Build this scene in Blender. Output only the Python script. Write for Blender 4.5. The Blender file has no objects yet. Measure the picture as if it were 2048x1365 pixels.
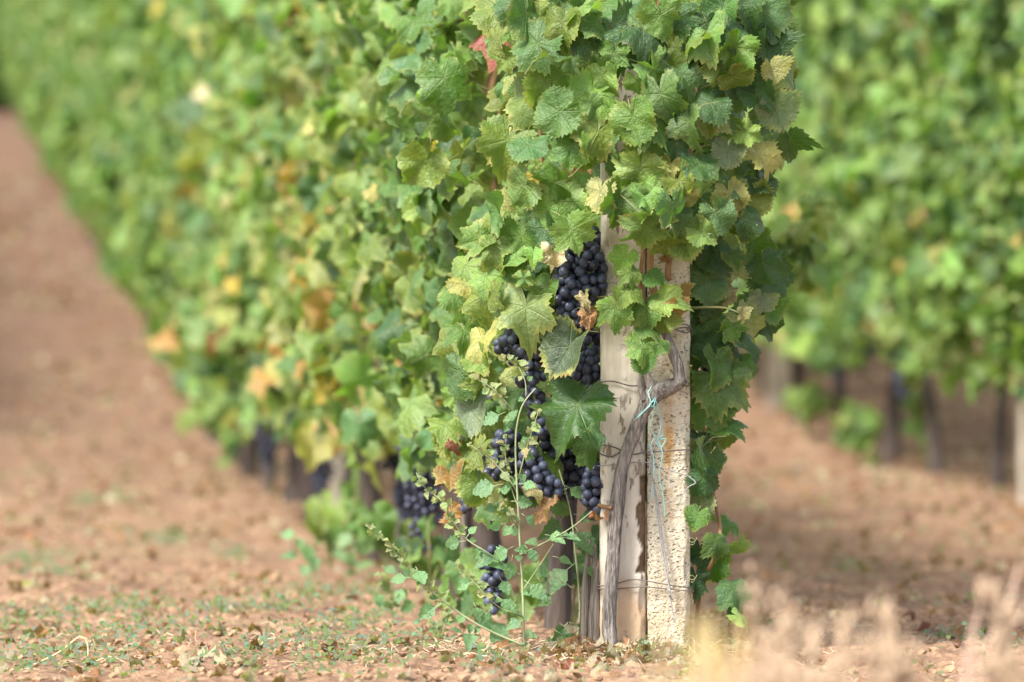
import bpy, math, random
import numpy as np
from mathutils import Vector, Matrix, noise as mn

sc = bpy.context.scene
# ------------------------------------------------------------------ camera, sky, sun, exposure
D = 11.4                      # distance of the end posts from the camera
CAMZ = 0.628
cd = bpy.data.cameras.new('camera'); cam = bpy.data.objects.new('camera', cd)
sc.collection.objects.link(cam); sc.camera = cam
cam.location = (0, 0, CAMZ); cam.rotation_euler = (math.pi/2, 0, 0)
cd.sensor_width = 36; cd.lens = 36*D/2.048; cd.clip_end = 2000; cd.clip_start = 0.1
cd.dof.use_dof = True; cd.dof.focus_distance = D-0.12; cd.dof.aperture_fstop = 3.2
cd.dof.aperture_blades = 9
SUN_EL, SUN_AZ = math.radians(48), math.radians(224)   # azimuth clockwise from +Y: behind and to the left
w = bpy.data.worlds.new('World'); sc.world = w; w.use_nodes = True
nt = w.node_tree; bg = nt.nodes['Background']
sky = nt.nodes.new('ShaderNodeTexSky'); sky.sky_type = 'NISHITA'; sky.sun_disc = False
sky.sun_elevation = SUN_EL; sky.sun_rotation = SUN_AZ; sky.dust_density = 2.0; sky.air_density = 1.0
hs = nt.nodes.new('ShaderNodeHueSaturation'); hs.inputs['Saturation'].default_value = .45   # thin white cloud over the blue
nt.links.new(sky.outputs[0], hs.inputs['Color']); nt.links.new(hs.outputs[0], bg.inputs[0]); bg.inputs[1].default_value = 0.15
sl = bpy.data.lights.new('sun', 'SUN'); so = bpy.data.objects.new('sun', sl); sc.collection.objects.link(so)
sl.energy = 3.5; sl.angle = math.radians(14.0); sl.color = (1, .95, .87)
sd = Vector((math.sin(SUN_AZ)*math.cos(SUN_EL), math.cos(SUN_AZ)*math.cos(SUN_EL), math.sin(SUN_EL)))
so.rotation_euler = (-sd).to_track_quat('-Z', 'Y').to_euler()
sc.view_settings.view_transform = 'Standard'; sc.view_settings.look = 'None'
sc.view_settings.gamma = 1; sc.view_settings.use_curve_mapping = False
sc.view_settings.exposure = 1.38
sc.cycles.max_bounces = 8; sc.cycles.transparent_max_bounces = 8

C = sc.collection.objects
R = random.Random(7)
NR = np.random.default_rng(7)

# ------------------------------------------------------------------ helpers
def P(px, py, z=1.0, dy=0.0):
    """photograph pixel (2048 wide) on a plane z*D metres away, pushed dy metres further along the view ray"""
    z = z + dy/D
    return Vector(((px-1024)/1000*z, D*z, CAMZ+(682.5-py)/1000*z))

_zt = np.array([-6, 0.0, 0.5, 1.0, 1.5, 1.84, 2.07, 2.4, 2.74, 3.47, 4.54, 6.0, 7.5, 10, 14, 40])
_ht = np.array([0, .0, .0, .0, .015, .08, .19, .47, .80, 1.42, 2.5, 4.0, 5.4, 7.2, 8.2, 8.2])
_zz = np.linspace(-6, 40, 4601); _hh = np.interp(_zz, _zt, _ht)
_k = np.exp(-np.linspace(-2.5, 2.5, 31)**2); _k /= _k.sum(); _hh = np.convolve(np.pad(_hh, 15, mode='edge'), _k, 'valid')

def vnoise(x, y, seed=0):
    xi = np.floor(x).astype(np.int64); yi = np.floor(y).astype(np.int64)
    fx = x-xi; fy = y-yi; fx = fx*fx*(3-2*fx); fy = fy*fy*(3-2*fy)
    def h(a, b):
        n = (a*374761393 + b*668265263 + seed*974634777) & 0xffffffff
        n = ((n ^ (n >> 13))*1274126177) & 0xffffffff
        return ((n ^ (n >> 16)) & 0xffff)/65535.0
    return (h(xi, yi)*(1-fx)+h(xi+1, yi)*fx)*(1-fy)+(h(xi, yi+1)*(1-fx)+h(xi+1, yi+1)*fx)*fy

def ground_arr(x, y):
    b = np.interp(y/D, _zz, _hh)
    return b + .05*(vnoise(x*.5, y*.35, 3)-.5) + .035*(vnoise(x*1.6, y*1.1, 5)-.5)*1.0 - GOFF
GOFF = 0.0
def ground(x, y):
    return float(ground_arr(np.array([x]), np.array([y]))[0])
GOFF = ground(.266, D)

def tagit(o, label=None, cat=None, group=None, kind=None):
    if label: o['label'] = label
    if cat: o['category'] = cat
    if group: o['group'] = group
    if kind: o['kind'] = kind
    return o

def empty(name, loc, label, cat, group=None, rz=0):
    o = bpy.data.objects.new(name, None); C.link(o); o.location = loc; o.rotation_euler = (0, 0, rz)
    o.empty_display_size = .1
    return tagit(o, label, cat, group)

def link(name, me, parent=None, loc=None):
    o = bpy.data.objects.new(name, me); C.link(o)
    if parent: o.parent = parent
    if loc is not None: o.location = loc
    return o

def mesh_np(name, V, F, mats, uv=None, tint=None, rim=None, smooth=True, matidx=None):
    """V (n,3); F (m,3) triangles or (m,4) quads; uv / tint / rim per vertex"""
    V = np.asarray(V, np.float32); F = np.asarray(F, np.int32)
    me = bpy.data.meshes.new(name); k = F.shape[1]
    me.vertices.add(len(V)); me.vertices.foreach_set('co', V.ravel())
    me.loops.add(F.size); me.loops.foreach_set('vertex_index', F.ravel())
    me.polygons.add(len(F)); me.polygons.foreach_set('loop_start', np.arange(0, F.size, k, dtype=np.int32))
    if matidx is not None: me.polygons.foreach_set('material_index', np.asarray(matidx, np.int32))
    me.polygons.foreach_set('use_smooth', np.full(len(F), smooth))
    for m in (mats if isinstance(mats, (list, tuple)) else [mats]): me.materials.append(m)
    if uv is not None:
        l = me.uv_layers.new(name='UVMap'); l.data.foreach_set('uv', np.asarray(uv, np.float32)[F.ravel()].ravel())
    if tint is not None:
        a = me.attributes.new('tint', 'FLOAT_COLOR', 'POINT'); a.data.foreach_set('color', np.asarray(tint, np.float32).ravel())
    if rim is not None:
        a = me.attributes.new('rim', 'FLOAT', 'POINT'); a.data.foreach_set('value', np.asarray(rim, np.float32))
    me.update(); me.validate()
    return me

class Acc:
    """collects vertices and triangles of one mesh"""
    def __init__(s): s.V = []; s.F = []; s.n = 0
    def add(s, V, F):
        V = np.asarray(V, float); F = np.asarray(F, int)
        if F.shape[1] == 4: F = np.concatenate([F[:, [0, 1, 2]], F[:, [0, 2, 3]]])
        s.V.append(V); s.F.append(F+s.n); s.n += len(V)
    def mesh(s, name, mat, smooth=True): return mesh_np(name, np.concatenate(s.V), np.concatenate(s.F), mat, smooth=smooth)

def smooth_path(pts, rad, step):
    """Catmull-Rom through the points"""
    pts = [Vector(p) for p in pts]; out = []; ro = []
    for i in range(len(pts)-1):
        p0 = pts[max(i-1, 0)]; p1 = pts[i]; p2 = pts[i+1]; p3 = pts[min(i+2, len(pts)-1)]
        n = max(1, int((p2-p1).length/step))
        for k in range(n):
            t = k/n
            out.append(.5*((2*p1)+(p2-p0)*t+(2*p0-5*p1+4*p2-p3)*t*t+(3*p1-p0-3*p2+p3)*t**3)); ro.append(rad[i]*(1-t)+rad[i+1]*t)
    out.append(pts[-1]); ro.append(rad[-1]); return out, ro

def tube(acc, pts, rad, sides=6, step=.02, bark=0.0, seed=0, cap=True, twist=0.0):
    if not isinstance(rad, (list, tuple)): rad = [rad]*len(pts)
    pts, rad = smooth_path(pts, rad, step)
    n = len(pts); V = []; up = None; L = 0
    for i, p in enumerate(pts):
        t = (pts[min(i+1, n-1)]-pts[max(i-1, 0)]); t = t.normalized() if t.length > 1e-9 else Vector((0, 0, 1))
        if up is None: up = t.orthogonal().normalized()
        up = (up-t*up.dot(t)); up = up.normalized() if up.length > 1e-6 else t.orthogonal().normalized()
        s = t.cross(up)
        if i: L += (pts[i]-pts[i-1]).length
        for k in range(sides):
            a = 2*math.pi*k/sides; r = rad[i]
            if bark:
                tw = a+twist*L
                r *= 1+bark*(mn.noise(Vector((math.cos(tw)*2.6+seed, math.sin(tw)*2.6, L*7)))*.9+mn.noise(Vector((math.cos(tw)*6+seed, math.sin(tw)*6, L*14)))*.7+ .5*mn.noise(Vector((seed, 0, L*22))))
            V.append(p+(up*math.cos(a)+s*math.sin(a))*r)
    F = [(i*sides+k, i*sides+(k+1) % sides, (i+1)*sides+(k+1) % sides, (i+1)*sides+k) for i in range(n-1) for k in range(sides)]
    if cap:
        b = len(V); V.append(pts[0]); V.append(pts[-1]+(pts[-1]-pts[max(0, n-2)])*.2)
        F += [(k, b, b, (k+1) % sides) for k in range(sides)]
        F += [((n-1)*sides+k, (n-1)*sides+(k+1) % sides, b+1, b+1) for k in range(sides)]
    T = []
    for f in F:
        q = (f[0], f[1], f[2]), (f[0], f[2], f[3])
        for t in q:
            if len(set(t)) == 3: T.append(t)
    acc.add([tuple(v) for v in V], T)

# ------------------------------------------------------------------ materials
def mat(name):
    m = bpy.data.materials.new(name); m.use_nodes = True; n = m.node_tree.nodes; n.clear()
    o = n.new('ShaderNodeOutputMaterial'); return m, m.node_tree, o
def N(t, ty, **kw):
    n = t.nodes.new(ty)
    for k, v in kw.items():
        if k == 'ins':
            for a, b in v.items():
                if hasattr(b, 'node'): t.links.new(b, n.inputs[a])
                else: n.inputs[a].default_value = b
        else: setattr(n, k, v)
    return n
def M(t, op, a, b=0.0, c=0.0, clamp=False):
    n = N(t, 'ShaderNodeMath', operation=op, ins={0: a, 1: b, 2: c}); n.use_clamp = clamp; return n.outputs[0]
def mix(t, f, a, b, bt='MIX'):
    n = N(t, 'ShaderNodeMix', data_type='RGBA', blend_type=bt, ins={0: f}); n.clamp_factor = True
    for i, v in ((6, a), (7, b)):
        if hasattr(v, 'node'): t.links.new(v, n.inputs[i])
        else: n.inputs[i].default_value = v if len(v) == 4 else (*v, 1)
    return n.outputs[2]
def noise(t, vec, scale, detail=3, rough=.5, w=None):
    n = N(t, 'ShaderNodeTexNoise', noise_dimensions='4D' if w is not None else '3D', ins={'Scale': scale, 'Detail': detail, 'Roughness': rough})
    if vec is not None: t.links.new(vec, n.inputs['Vector'])
    if w is not None: t.links.new(w, n.inputs['W'])
    return n.outputs[0]
def ramp(t, f, lo, hi, a=0.0, b=1.0):
    n = N(t, 'ShaderNodeMapRange', ins={0: f, 1: lo, 2: hi, 3: a, 4: b}); return n.outputs[0]

def leaf_material(name, veins=True):
    m, t, out = mat(name)
    at = N(t, 'ShaderNodeAttribute', attribute_name='tint'); rim = N(t, 'ShaderNodeAttribute', attribute_name='rim').outputs['Fac']
    oi = N(t, 'ShaderNodeObjectInfo')
    base = mix(t, 1.0, at.outputs['Color'], oi.outputs['Color'], 'MULTIPLY')
    age = M(t, 'MULTIPLY', at.outputs['Alpha'], oi.outputs['Alpha'])
    uv = N(t, 'ShaderNodeUVMap').outputs[0]
    sep = N(t, 'ShaderNodeSeparateColor', ins={0: at.outputs['Color']})
    wv = M(t, 'ADD', M(t, 'MULTIPLY', oi.outputs['Random'], 31.0), M(t, 'MULTIPLY', sep.outputs[0], 97.0))
    n1 = noise(t, uv, 1.6, 4, .6, wv)
    n2 = noise(t, uv, 7.0, 3, .6, wv)
    # slow colour drift over the blade
    col = mix(t, ramp(t, n1, .35, .65), base, mix(t, 1.0, base, (1.25, 1.12, .8), 'MULTIPLY'))
    col = mix(t, ramp(t, n2, .3, .7, 0, .5), col, mix(t, 1.0, base, (.62, .72, .75), 'MULTIPLY'))
    # bluish bloom / dust in patches
    dust = ramp(t, noise(t, uv, 2.3, 3, .5, M(t, 'ADD', wv, 5.0)), .45, .75, 0, .20)
    col = mix(t, dust, col, (.15, .21, .15))
    # yellowed rim and blotches
    yel = (.33, .36, .10); brn = (.22, .10, .04)
    rr = M(t, 'ADD', M(t, 'POWER', rim, 3.0), M(t, 'MULTIPLY', M(t, 'SUBTRACT', n1, .5), 2.2))
    f = M(t, 'MULTIPLY', ramp(t, rr, .5, 1.15), age, clamp=True)
    col = mix(t, f, col, yel)
    spots = M(t, 'MULTIPLY', ramp(t, n2, .62, .70), M(t, 'MULTIPLY', age, ramp(t, n1, .48, .6)), clamp=True)
    col = mix(t, spots, col, brn)
    rb = M(t, 'MULTIPLY', ramp(t, M(t, 'ADD', rim, M(t, 'MULTIPLY', n2, .22)), 1.02, 1.12), ramp(t, n1, .5, .6), clamp=True)
    col = mix(t, M(t, 'MULTIPLY', rb, M(t, 'MULTIPLY', age, 1.2), clamp=True), col, (.30, .17, .07))
    hgt = n2
    if veins:
        s = N(t, 'ShaderNodeSeparateXYZ', ins={0: uv})
        ang = M(t, 'ABSOLUTE', M(t, 'ARCTAN2', s.outputs[0], s.outputs[1]))
        r = M(t, 'SQRT', M(t, 'ADD', M(t, 'MULTIPLY', s.outputs[0], s.outputs[0]), M(t, 'MULTIPLY', s.outputs[1], s.outputs[1])))
        fa = M(t, 'PINGPONG', ang, math.radians(26))
        q = M(t, 'MULTIPLY', r, M(t, 'SINE', fa)); p = M(t, 'MULTIPLY', r, M(t, 'COSINE', fa))
        wd = ramp(t, r, 0, 1, .024, .008)
        main = M(t, 'SUBTRACT', 1.0, M(t, 'DIVIDE', q, wd), clamp=True)
        sec = M(t, 'PINGPONG', M(t, 'MULTIPLY', M(t, 'SUBTRACT', p, M(t, 'MULTIPLY', q, .9)), 6.5), .5)
        sec = M(t, 'MULTIPLY', ramp(t, sec, 0, .10, 1, 0), .22)
        v = M(t, 'MAXIMUM', main, sec)
        col = mix(t, M(t, 'MULTIPLY', v, .42), col, mix(t, .6, base, (.34, .40, .15)))
        hgt = M(t, 'SUBTRACT', M(t, 'MULTIPLY', n2, .8), M(t, 'MULTIPLY', v, .25))
    geo = N(t, 'ShaderNodeNewGeometry')
    col = mix(t, M(t, 'MULTIPLY', geo.outputs['Backfacing'], .45), col, mix(t, .5, base, (.22, .25, .15)))
    bm = N(t, 'ShaderNodeBump', ins={'Strength': .8, 'Distance': .008, 'Height': hgt})
    pb = N(t, 'ShaderNodeBsdfPrincipled', ins={'Base Color': col, 'Roughness': .48, 'Normal': bm.outputs[0]})
    pb.inputs['Specular IOR Level'].default_value = .5
    tr = N(t, 'ShaderNodeBsdfTranslucent', ins={0: mix(t, 1.0, col, (1.5, 1.85, .6), 'MULTIPLY'), 'Normal': bm.outputs[0]})
    ms = N(t, 'ShaderNodeMixShader', ins={0: .34, 1: pb.outputs[0], 2: tr.outputs[0]})
    t.links.new(ms.outputs[0], out.inputs[0]); return m
LEAF = leaf_material('vine_leaf', True)
LEAFB = leaf_material('vine_leaf_far', False)

def simple(name, c1, c2, scale=30, rough=.8, bump=.3, dist=.004, stretch=(1, 1, 1), detail=5, coord='Object', spec=.3, objcol=False):
    m, t, out = mat(name)
    tc = N(t, 'ShaderNodeTexCoord').outputs[coord]
    mp = N(t, 'ShaderNodeMapping', ins={0: tc}); mp.inputs['Scale'].default_value = stretch
    n1 = noise(t, mp.outputs[0], scale, detail, .6)
    n2 = noise(t, mp.outputs[0], scale*.21, 3, .5)
    col = mix(t, ramp(t, M(t, 'ADD', M(t, 'MULTIPLY', n1, .6), M(t, 'MULTIPLY', n2, .4)), .35, .65), c1, c2)
    if objcol:
        oi = N(t, 'ShaderNodeObjectInfo'); col = mix(t, 1.0, col, oi.outputs['Color'], 'MULTIPLY')
    b = N(t, 'ShaderNodeBump', ins={'Strength': bump, 'Distance': dist, 'Height': n1})
    p = N(t, 'ShaderNodeBsdfPrincipled', ins={'Base Color': col, 'Roughness': rough, 'Normal': b.outputs[0]})
    p.inputs['Specular IOR Level'].default_value = spec
    t.links.new(p.outputs[0], out.inputs[0]); return m
BARK = simple('vine_bark', (.06, .05, .045), (.46, .41, .37), 240, .95, 1.0, .012, (1, 1, .13), 5)
BARKF = simple('dark_bark', (.035, .027, .024), (.12, .092, .078), 40, .95, .8, .008, (1, 1, .2))
CANE = simple('cane_bark', (.20, .10, .05), (.34, .20, .09), 40, .6, .2, .002, (1, 1, .2))
GSTEM = simple('green_stem', (.16, .20, .07), (.30, .27, .12), 20, .55, .1, .002)
WSTEM = simple('weed_stem', (.20, .26, .13), (.34, .36, .20), 30, .6, .1, .002)
WIRE = simple('rusty_wire', (.07, .06, .055), (.17, .14, .12), 90, .6, .2, .001, spec=.5)
WIREG = simple('galvanised_wire', (.22, .22, .23), (.34, .34, .35), 90, .5, .2, .001, spec=.5)
TWINE = simple('turquoise_twine', (.18, .52, .50), (.36, .66, .62), 90, .6, .2, .001)
WOODG = simple('grey_wood', (.07, .055, .045), (.26, .22, .185), 260, .95, 1.0, .006, (1, 1, .06), 6)
DRYG = simple('dry_grass_blade', (.30, .225, .175), (.50, .41, .33), 8, .8, .1, .002, objcol=True)
PALEPOST = simple('pale_concrete', (.28, .24, .19), (.44, .39, .32), 12, .95, .4, .01)
LITTERM = simple('dry_litter', (.20, .10, .055), (.50, .34, .22), 14, .85, .3, .003)
CLODM = simple('soil_clod', (.20, .12, .07), (.38, .25, .15), 60, 1, .6, .006)

def grape_material():
    m, t, out = mat('grape_skin')
    oi = N(t, 'ShaderNodeObjectInfo'); tc = N(t, 'ShaderNodeTexCoord')
    n1 = noise(t, tc.outputs['Object'], 60, 3, .6, M(t, 'MULTIPLY', oi.outputs['Random'], 40.0))
    n2 = noise(t, tc.outputs['Object'], 260, 3, .6)
    bloom = M(t, 'ADD', ramp(t, n1, .3, .7, .15, .85), M(t, 'MULTIPLY', M(t, 'SUBTRACT', oi.outputs['Random'], .5), .4), clamp=True)
    bloom = M(t, 'MULTIPLY', bloom, ramp(t, n2, .3, .6, .75, 1.0))
    col = mix(t, bloom, (.010, .008, .018), (.078, .096, .155))
    p = N(t, 'ShaderNodeBsdfPrincipled', ins={'Base Color': col, 'Roughness': ramp(t, bloom, 0, 1, .3, .62)})
    p.inputs['Specular IOR Level'].default_value = .4
    t.links.new(p.outputs[0], out.inputs[0]); return m
GRAPE = grape_material()

def soil_material():
    m, t, out = mat('soil')
    tc = N(t, 'ShaderNodeTexCoord').outputs['Object']
    big = noise(t, tc, .55, 3, .55); mid = noise(t, tc, 4.5, 4, .6); fine = noise(t, tc, 34, 6, .65)
    col = mix(t, ramp(t, mid, .35, .65), (.215, .128, .082), (.385, .245, .150))
    col = mix(t, ramp(t, big, .4, .62, 0, .6), col, (.33, .20, .135))
    col = mix(t, ramp(t, fine, .38, .6, .75, 0), col, (.14, .085, .055))
    col = mix(t, ramp(t, noise(t, tc, 16, 3, .5), .62, .72, 0, .55), col, (.46, .34, .23))
    sx = N(t, 'ShaderNodeSeparateXYZ', ins={0: tc})
    trk_shade = M(t, 'MULTIPLY', ramp(t, sx.outputs[1], 17, 25), ramp(t, M(t, 'ADD', sx.outputs[0], M(t, 'MULTIPLY', mid, .8)), -.4, -2.2))
    col = mix(t, M(t, 'MULTIPLY', trk_shade, ramp(t, noise(t, tc, 1.6, 4, .65), .3, .6, .35, .85)), col, (.135, .082, .062))     # redder packed earth of the track, with the left row's shade painted in
    col = mix(t, ramp(t, noise(t, tc, 5, 5, .75), .50, .62, 0, .65), col, (.15, .085, .062))
    # thin film of low green growth in broken patches
    g = M(t, 'MULTIPLY', ramp(t, noise(t, tc, 1.1, 3, .6), .52, .66), ramp(t, fine, .45, .6, 0, .5))
    col = mix(t, g, col, (.15, .18, .08))
    b = N(t, 'ShaderNodeBump', ins={'Strength': .9, 'Distance': .02, 'Height': fine})
    b2 = N(t, 'ShaderNodeBump', ins={'Strength': .6, 'Distance': .05, 'Height': mid, 'Normal': b.outputs[0]})
    p = N(t, 'ShaderNodeBsdfPrincipled', ins={'Base Color': col, 'Roughness': 1.0, 'Normal': b2.outputs[0]})
    p.inputs['Specular IOR Level'].default_value = .1
    t.links.new(p.outputs[0], out.inputs[0]); return m
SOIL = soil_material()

def concrete_material(name, rough_face):
    m, t, out = mat(name)
    tc = N(t, 'ShaderNodeTexCoord').outputs['Object']; s = N(t, 'ShaderNodeSeparateXYZ', ins={0: tc})
    z = s.outputs[2]
    n1 = noise(t, tc, 9, 5, .6); n2 = noise(t, tc, 60, 5, .65)
    if rough_face:
        col = mix(t, ramp(t, n1, .35, .65), (.50, .44, .33), (.66, .60, .47))
        vo = N(t, 'ShaderNodeTexVoronoi', feature='F1', ins={'Scale': 120.0, 'Randomness': 1.0}); 
        wn = N(t, 'ShaderNodeMixRGB', ins={0: .02, 1: tc, 2: N(t, 'ShaderNodeTexNoise', ins={'Vector': tc, 'Scale': 40.0}).outputs[1]})
        mpz = N(t, 'ShaderNodeMapping', ins={0: wn.outputs[0]}); mpz.inputs['Scale'].default_value = (1, 1, 1.7)
        t.links.new(mpz.outputs[0], vo.inputs['Vector'])
        pit = M(t, 'MULTIPLY', ramp(t, vo.outputs[0], .16, .40, 1, 0), ramp(t, noise(t, tc, 45, 3, .6), .45, .55))
        h = M(t, 'SUBTRACT', M(t, 'ADD', M(t, 'MULTIPLY', n2, .5), M(t, 'MULTIPLY', noise(t, tc, 130, 3, .6), 1.4)), pit)
        col = mix(t, M(t, 'MULTIPLY', pit, .7), col, (.20, .14, .085))
        # ochre stain down the middle
        st = M(t, 'MULTIPLY', ramp(t, M(t, 'ABSOLUTE', M(t, 'ADD', s.outputs[0], M(t, 'MULTIPLY', M(t, 'SUBTRACT', n1, .5), .03))), .004, .016, 1, 0), ramp(t, noise(t, tc, 12, 3, .5), .48, .62))
        col = mix(t, M(t, 'MULTIPLY', st, .8), col, (.45, .24, .06))
        bd = .004
    else:
        col = mix(t, ramp(t, n1, .3, .7), (.50, .44, .36), (.70, .64, .54))
        mp = N(t, 'ShaderNodeMapping', ins={0: tc}); mp.inputs['Scale'].default_value = (1, 1, .35)
        pits = ramp(t, noise(t, mp.outputs[0], 75, 3, .6), .57, .64)
        pits = M(t, 'MULTIPLY', pits, ramp(t, noise(t, tc, 14, 2, .5), .42, .56))
        mpv = N(t, 'ShaderNodeMapping', ins={0: tc}); mpv.inputs['Scale'].default_value = (1, 1, .12)
        col = mix(t, ramp(t, noise(t, mpv.outputs[0], 60, 4, .6), .42, .7, 0, .55), col, (.36, .33, .29))
        vo = N(t, 'ShaderNodeTexVoronoi', feature='DISTANCE_TO_EDGE', ins={'Scale': 9.0})
        wn = N(t, 'ShaderNodeMixRGB', ins={0: .08, 1: tc, 2: N(t, 'ShaderNodeTexNoise', ins={'Vector': tc, 'Scale': 22.0, 'Detail': 4.0}).outputs[1]})
        t.links.new(wn.outputs[0], vo.inputs['Vector'])
        crack = M(t, 'MULTIPLY', ramp(t, vo.outputs[0], 0, .007, 1, 0), ramp(t, noise(t, tc, 5, 2, .5), .5, .6))
        h = M(t, 'SUBTRACT', M(t, 'MULTIPLY', n2, .35), M(t, 'MAXIMUM', pits, crack))
        col = mix(t, M(t, 'MULTIPLY', M(t, 'MAXIMUM', pits, crack), .75), col, (.13, .09, .06))
        # worn patches where the render has come off, towards the foot
        w_ = M(t, 'MULTIPLY', ramp(t, M(t, 'ADD', z, M(t, 'MULTIPLY', n1, .30)), .22, .27, 1, 0), .85)
        col = mix(t, w_, col, (.52, .36, .22))
        bd = .003
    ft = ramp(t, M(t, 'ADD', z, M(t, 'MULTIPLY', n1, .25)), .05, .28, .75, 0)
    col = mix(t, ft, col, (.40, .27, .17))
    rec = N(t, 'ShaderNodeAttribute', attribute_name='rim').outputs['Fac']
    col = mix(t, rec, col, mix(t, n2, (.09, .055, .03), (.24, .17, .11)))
    b = N(t, 'ShaderNodeBump', ins={'Strength': 1.0 if rough_face else .8, 'Distance': bd, 'Height': h})
    p = N(t, 'ShaderNodeBsdfPrincipled', ins={'Base Color': col, 'Roughness': .95, 'Normal': b.outputs[0]})
    p.inputs['Specular IOR Level'].default_value = .15
    t.links.new(p.outputs[0], out.inputs[0]); return m
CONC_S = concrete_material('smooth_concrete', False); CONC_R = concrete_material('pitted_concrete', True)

# ------------------------------------------------------------------ ground
def nonuni(a, b, fine_lo, fine_hi, step, grow=1.06, cap=12):
    xs = list(np.arange(fine_lo, fine_hi, step))
    s = step; x = xs[-1]
    while x < b: s = min(s*grow, cap); x += s; xs.append(x)
    s = step; x = fine_lo; left = []
    while x > a: s = min(s*grow, cap); x -= s; left.append(x)
    return np.array(left[::-1]+xs)
gx = nonuni(-250, 250, -1.25, 1.25, .011, 1.03); gy = nonuni(-60, 420, D*.9, D*1.25, .016, 1.012)
X, Y = np.meshgrid(gx, gy)
Z = ground_arr(X, Y)
near = np.clip(1.6-abs(X)/6, 0, 1)*np.clip(3.5-Y/D, 0, 1)
def ridge(s, k, seed): return (vnoise(X*s, Y*s*k, seed)-.5)
clod = .030*np.maximum(0, ridge(9, .8, 11))+.018*np.abs(ridge(22, .9, 12))+.012*ridge(40, .9, 13)
Z = Z+near*(clod*.9+.010*np.abs(ridge(75, .8, 15)))
Z = Z+.008*np.exp(-(((X-.27)/.30)**2+((Y-D+.02)/.30)**2))     # little heap of soil round the posts
nx, ny = len(gx), len(gy)
I = (np.arange(ny-1)[:, None]*nx+np.arange(nx-1)[None, :]).ravel()
F = np.stack([I, I+1, I+nx+1, I+nx], 1)
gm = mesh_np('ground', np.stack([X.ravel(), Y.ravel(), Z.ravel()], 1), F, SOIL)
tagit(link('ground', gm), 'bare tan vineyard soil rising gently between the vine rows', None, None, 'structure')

# ------------------------------------------------------------------ leaves
def leaf_geom(n, rings, seed, crumple=0.0, flat=False):
    rr = random.Random(seed)
    V = [(0, 0, 0)]; UV = [(0, 0)]; rim = [0.0]
    fr = {1: [1.0], 2: [.62, 1.0], 4: [.3, .6, .84, 1.0]}[rings]
    ctrl_a = np.radians([0, 26, 52, 78, 104, 128, 152, 168, 180])
    ctrl_r = np.array([1.0, .86, .96, .80, .86, .74, .74, .58, .12])*np.array([1]+[rr.uniform(.9, 1.1) for _ in range(7)]+[1])
    vf = rr.choice([1, .9, .8]); ctrl_r[1] *= vf; ctrl_r[3] *= vf**1.2
    period = 3 if n > 50 else 2
    cup = rr.uniform(-.45, .15); fold = rr.choice([rr.uniform(-.3, .2), rr.uniform(.2, 1.0)]); wav = rr.uniform(.10, .30); k = rr.choice([3, 4, 5]); ph = rr.uniform(0, 6.28)
    droop = rr.uniform(-1.0, -.1); asym = rr.uniform(-.4, .4); ro = rr.uniform(0, 50)
    roll = rr.uniform(-.9, .9)
    for f in fr:
        for i in range(n):
            a = -math.pi+2*math.pi*(i+.5)/n
            r = float(np.interp(abs(a), ctrl_a, ctrl_r))
            if period == 3: tooth = (.75, -.6, -.05)[i % 3]*rr.uniform(.4, 1.6)
            else: tooth = (.45, -.55)[i % 2]*rr.uniform(.6, 1.3)
            if n < 20: tooth *= .9
            r *= 1+.085*tooth*(f**6)
            x = math.sin(a)*r*f; y = math.cos(a)*r*f
            z = cup*(x*x+y*y)+fold*abs(x)*.8-droop*0
            z += droop*max(0, y)**2*.6+asym*x*y
            z += wav*math.sin(k*a+ph)*f*f*r+roll*x*x*x
            z += (.10+crumple)*mn.noise(Vector((x*3+ro, y*3, 0)))*f+(.02+crumple*.5)*mn.noise(Vector((x*7+ro, y*7, 3)))
            if crumple:
                x *= 1-crumple*.9*f; z += crumple*math.sin(y*5+ro)*.5*f
            V.append((x, y, z)); UV.append((math.sin(a)*r*f, math.cos(a)*r*f)); rim.append(f)
    F = [(0, 1+(i+1) % n, 1+i) for i in range(n)]
    for j in range(len(fr)-1):
        for i in range(n):
            a = 1+j*n+i; b = 1+j*n+(i+1) % n; c = b+n; d = a+n
            F += [(a, b, c), (a, c, d)]
    F = [(f[0], f[2], f[1]) if True else f for f in F]
    V = np.array(V); F = np.array(F); n0 = len(F)
    return dict(V=V, F=F, UV=np.array(UV), rim=np.array(rim), nf=n0)
# make the normals point to +Z
def orient(g):
    V, F = g['V'], g['F']; nn = np.cross(V[F[:, 1]]-V[F[:, 0]], V[F[:, 2]]-V[F[:, 0]])[:, 2].sum()
    a = V[F[:, 0]]; bad = np.cross(V[F[:, 1]]-a, V[F[:, 2]]-a)[:, 2] < 0
    F2 = F.copy(); F2[bad] = F[bad][:, [0, 2, 1]]; g['F'] = F2; return g
HI = [orient(leaf_geom(96, 4, 100+i)) for i in range(20)]
MID = [orient(leaf_geom(40, 2, 200+i)) for i in range(8)]
LOW = [orient(leaf_geom(16, 1, 300+i)) for i in range(8)]
DRY = [orient(leaf_geom(72, 4, 400+i, crumple=.34)) for i in range(4)]

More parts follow.
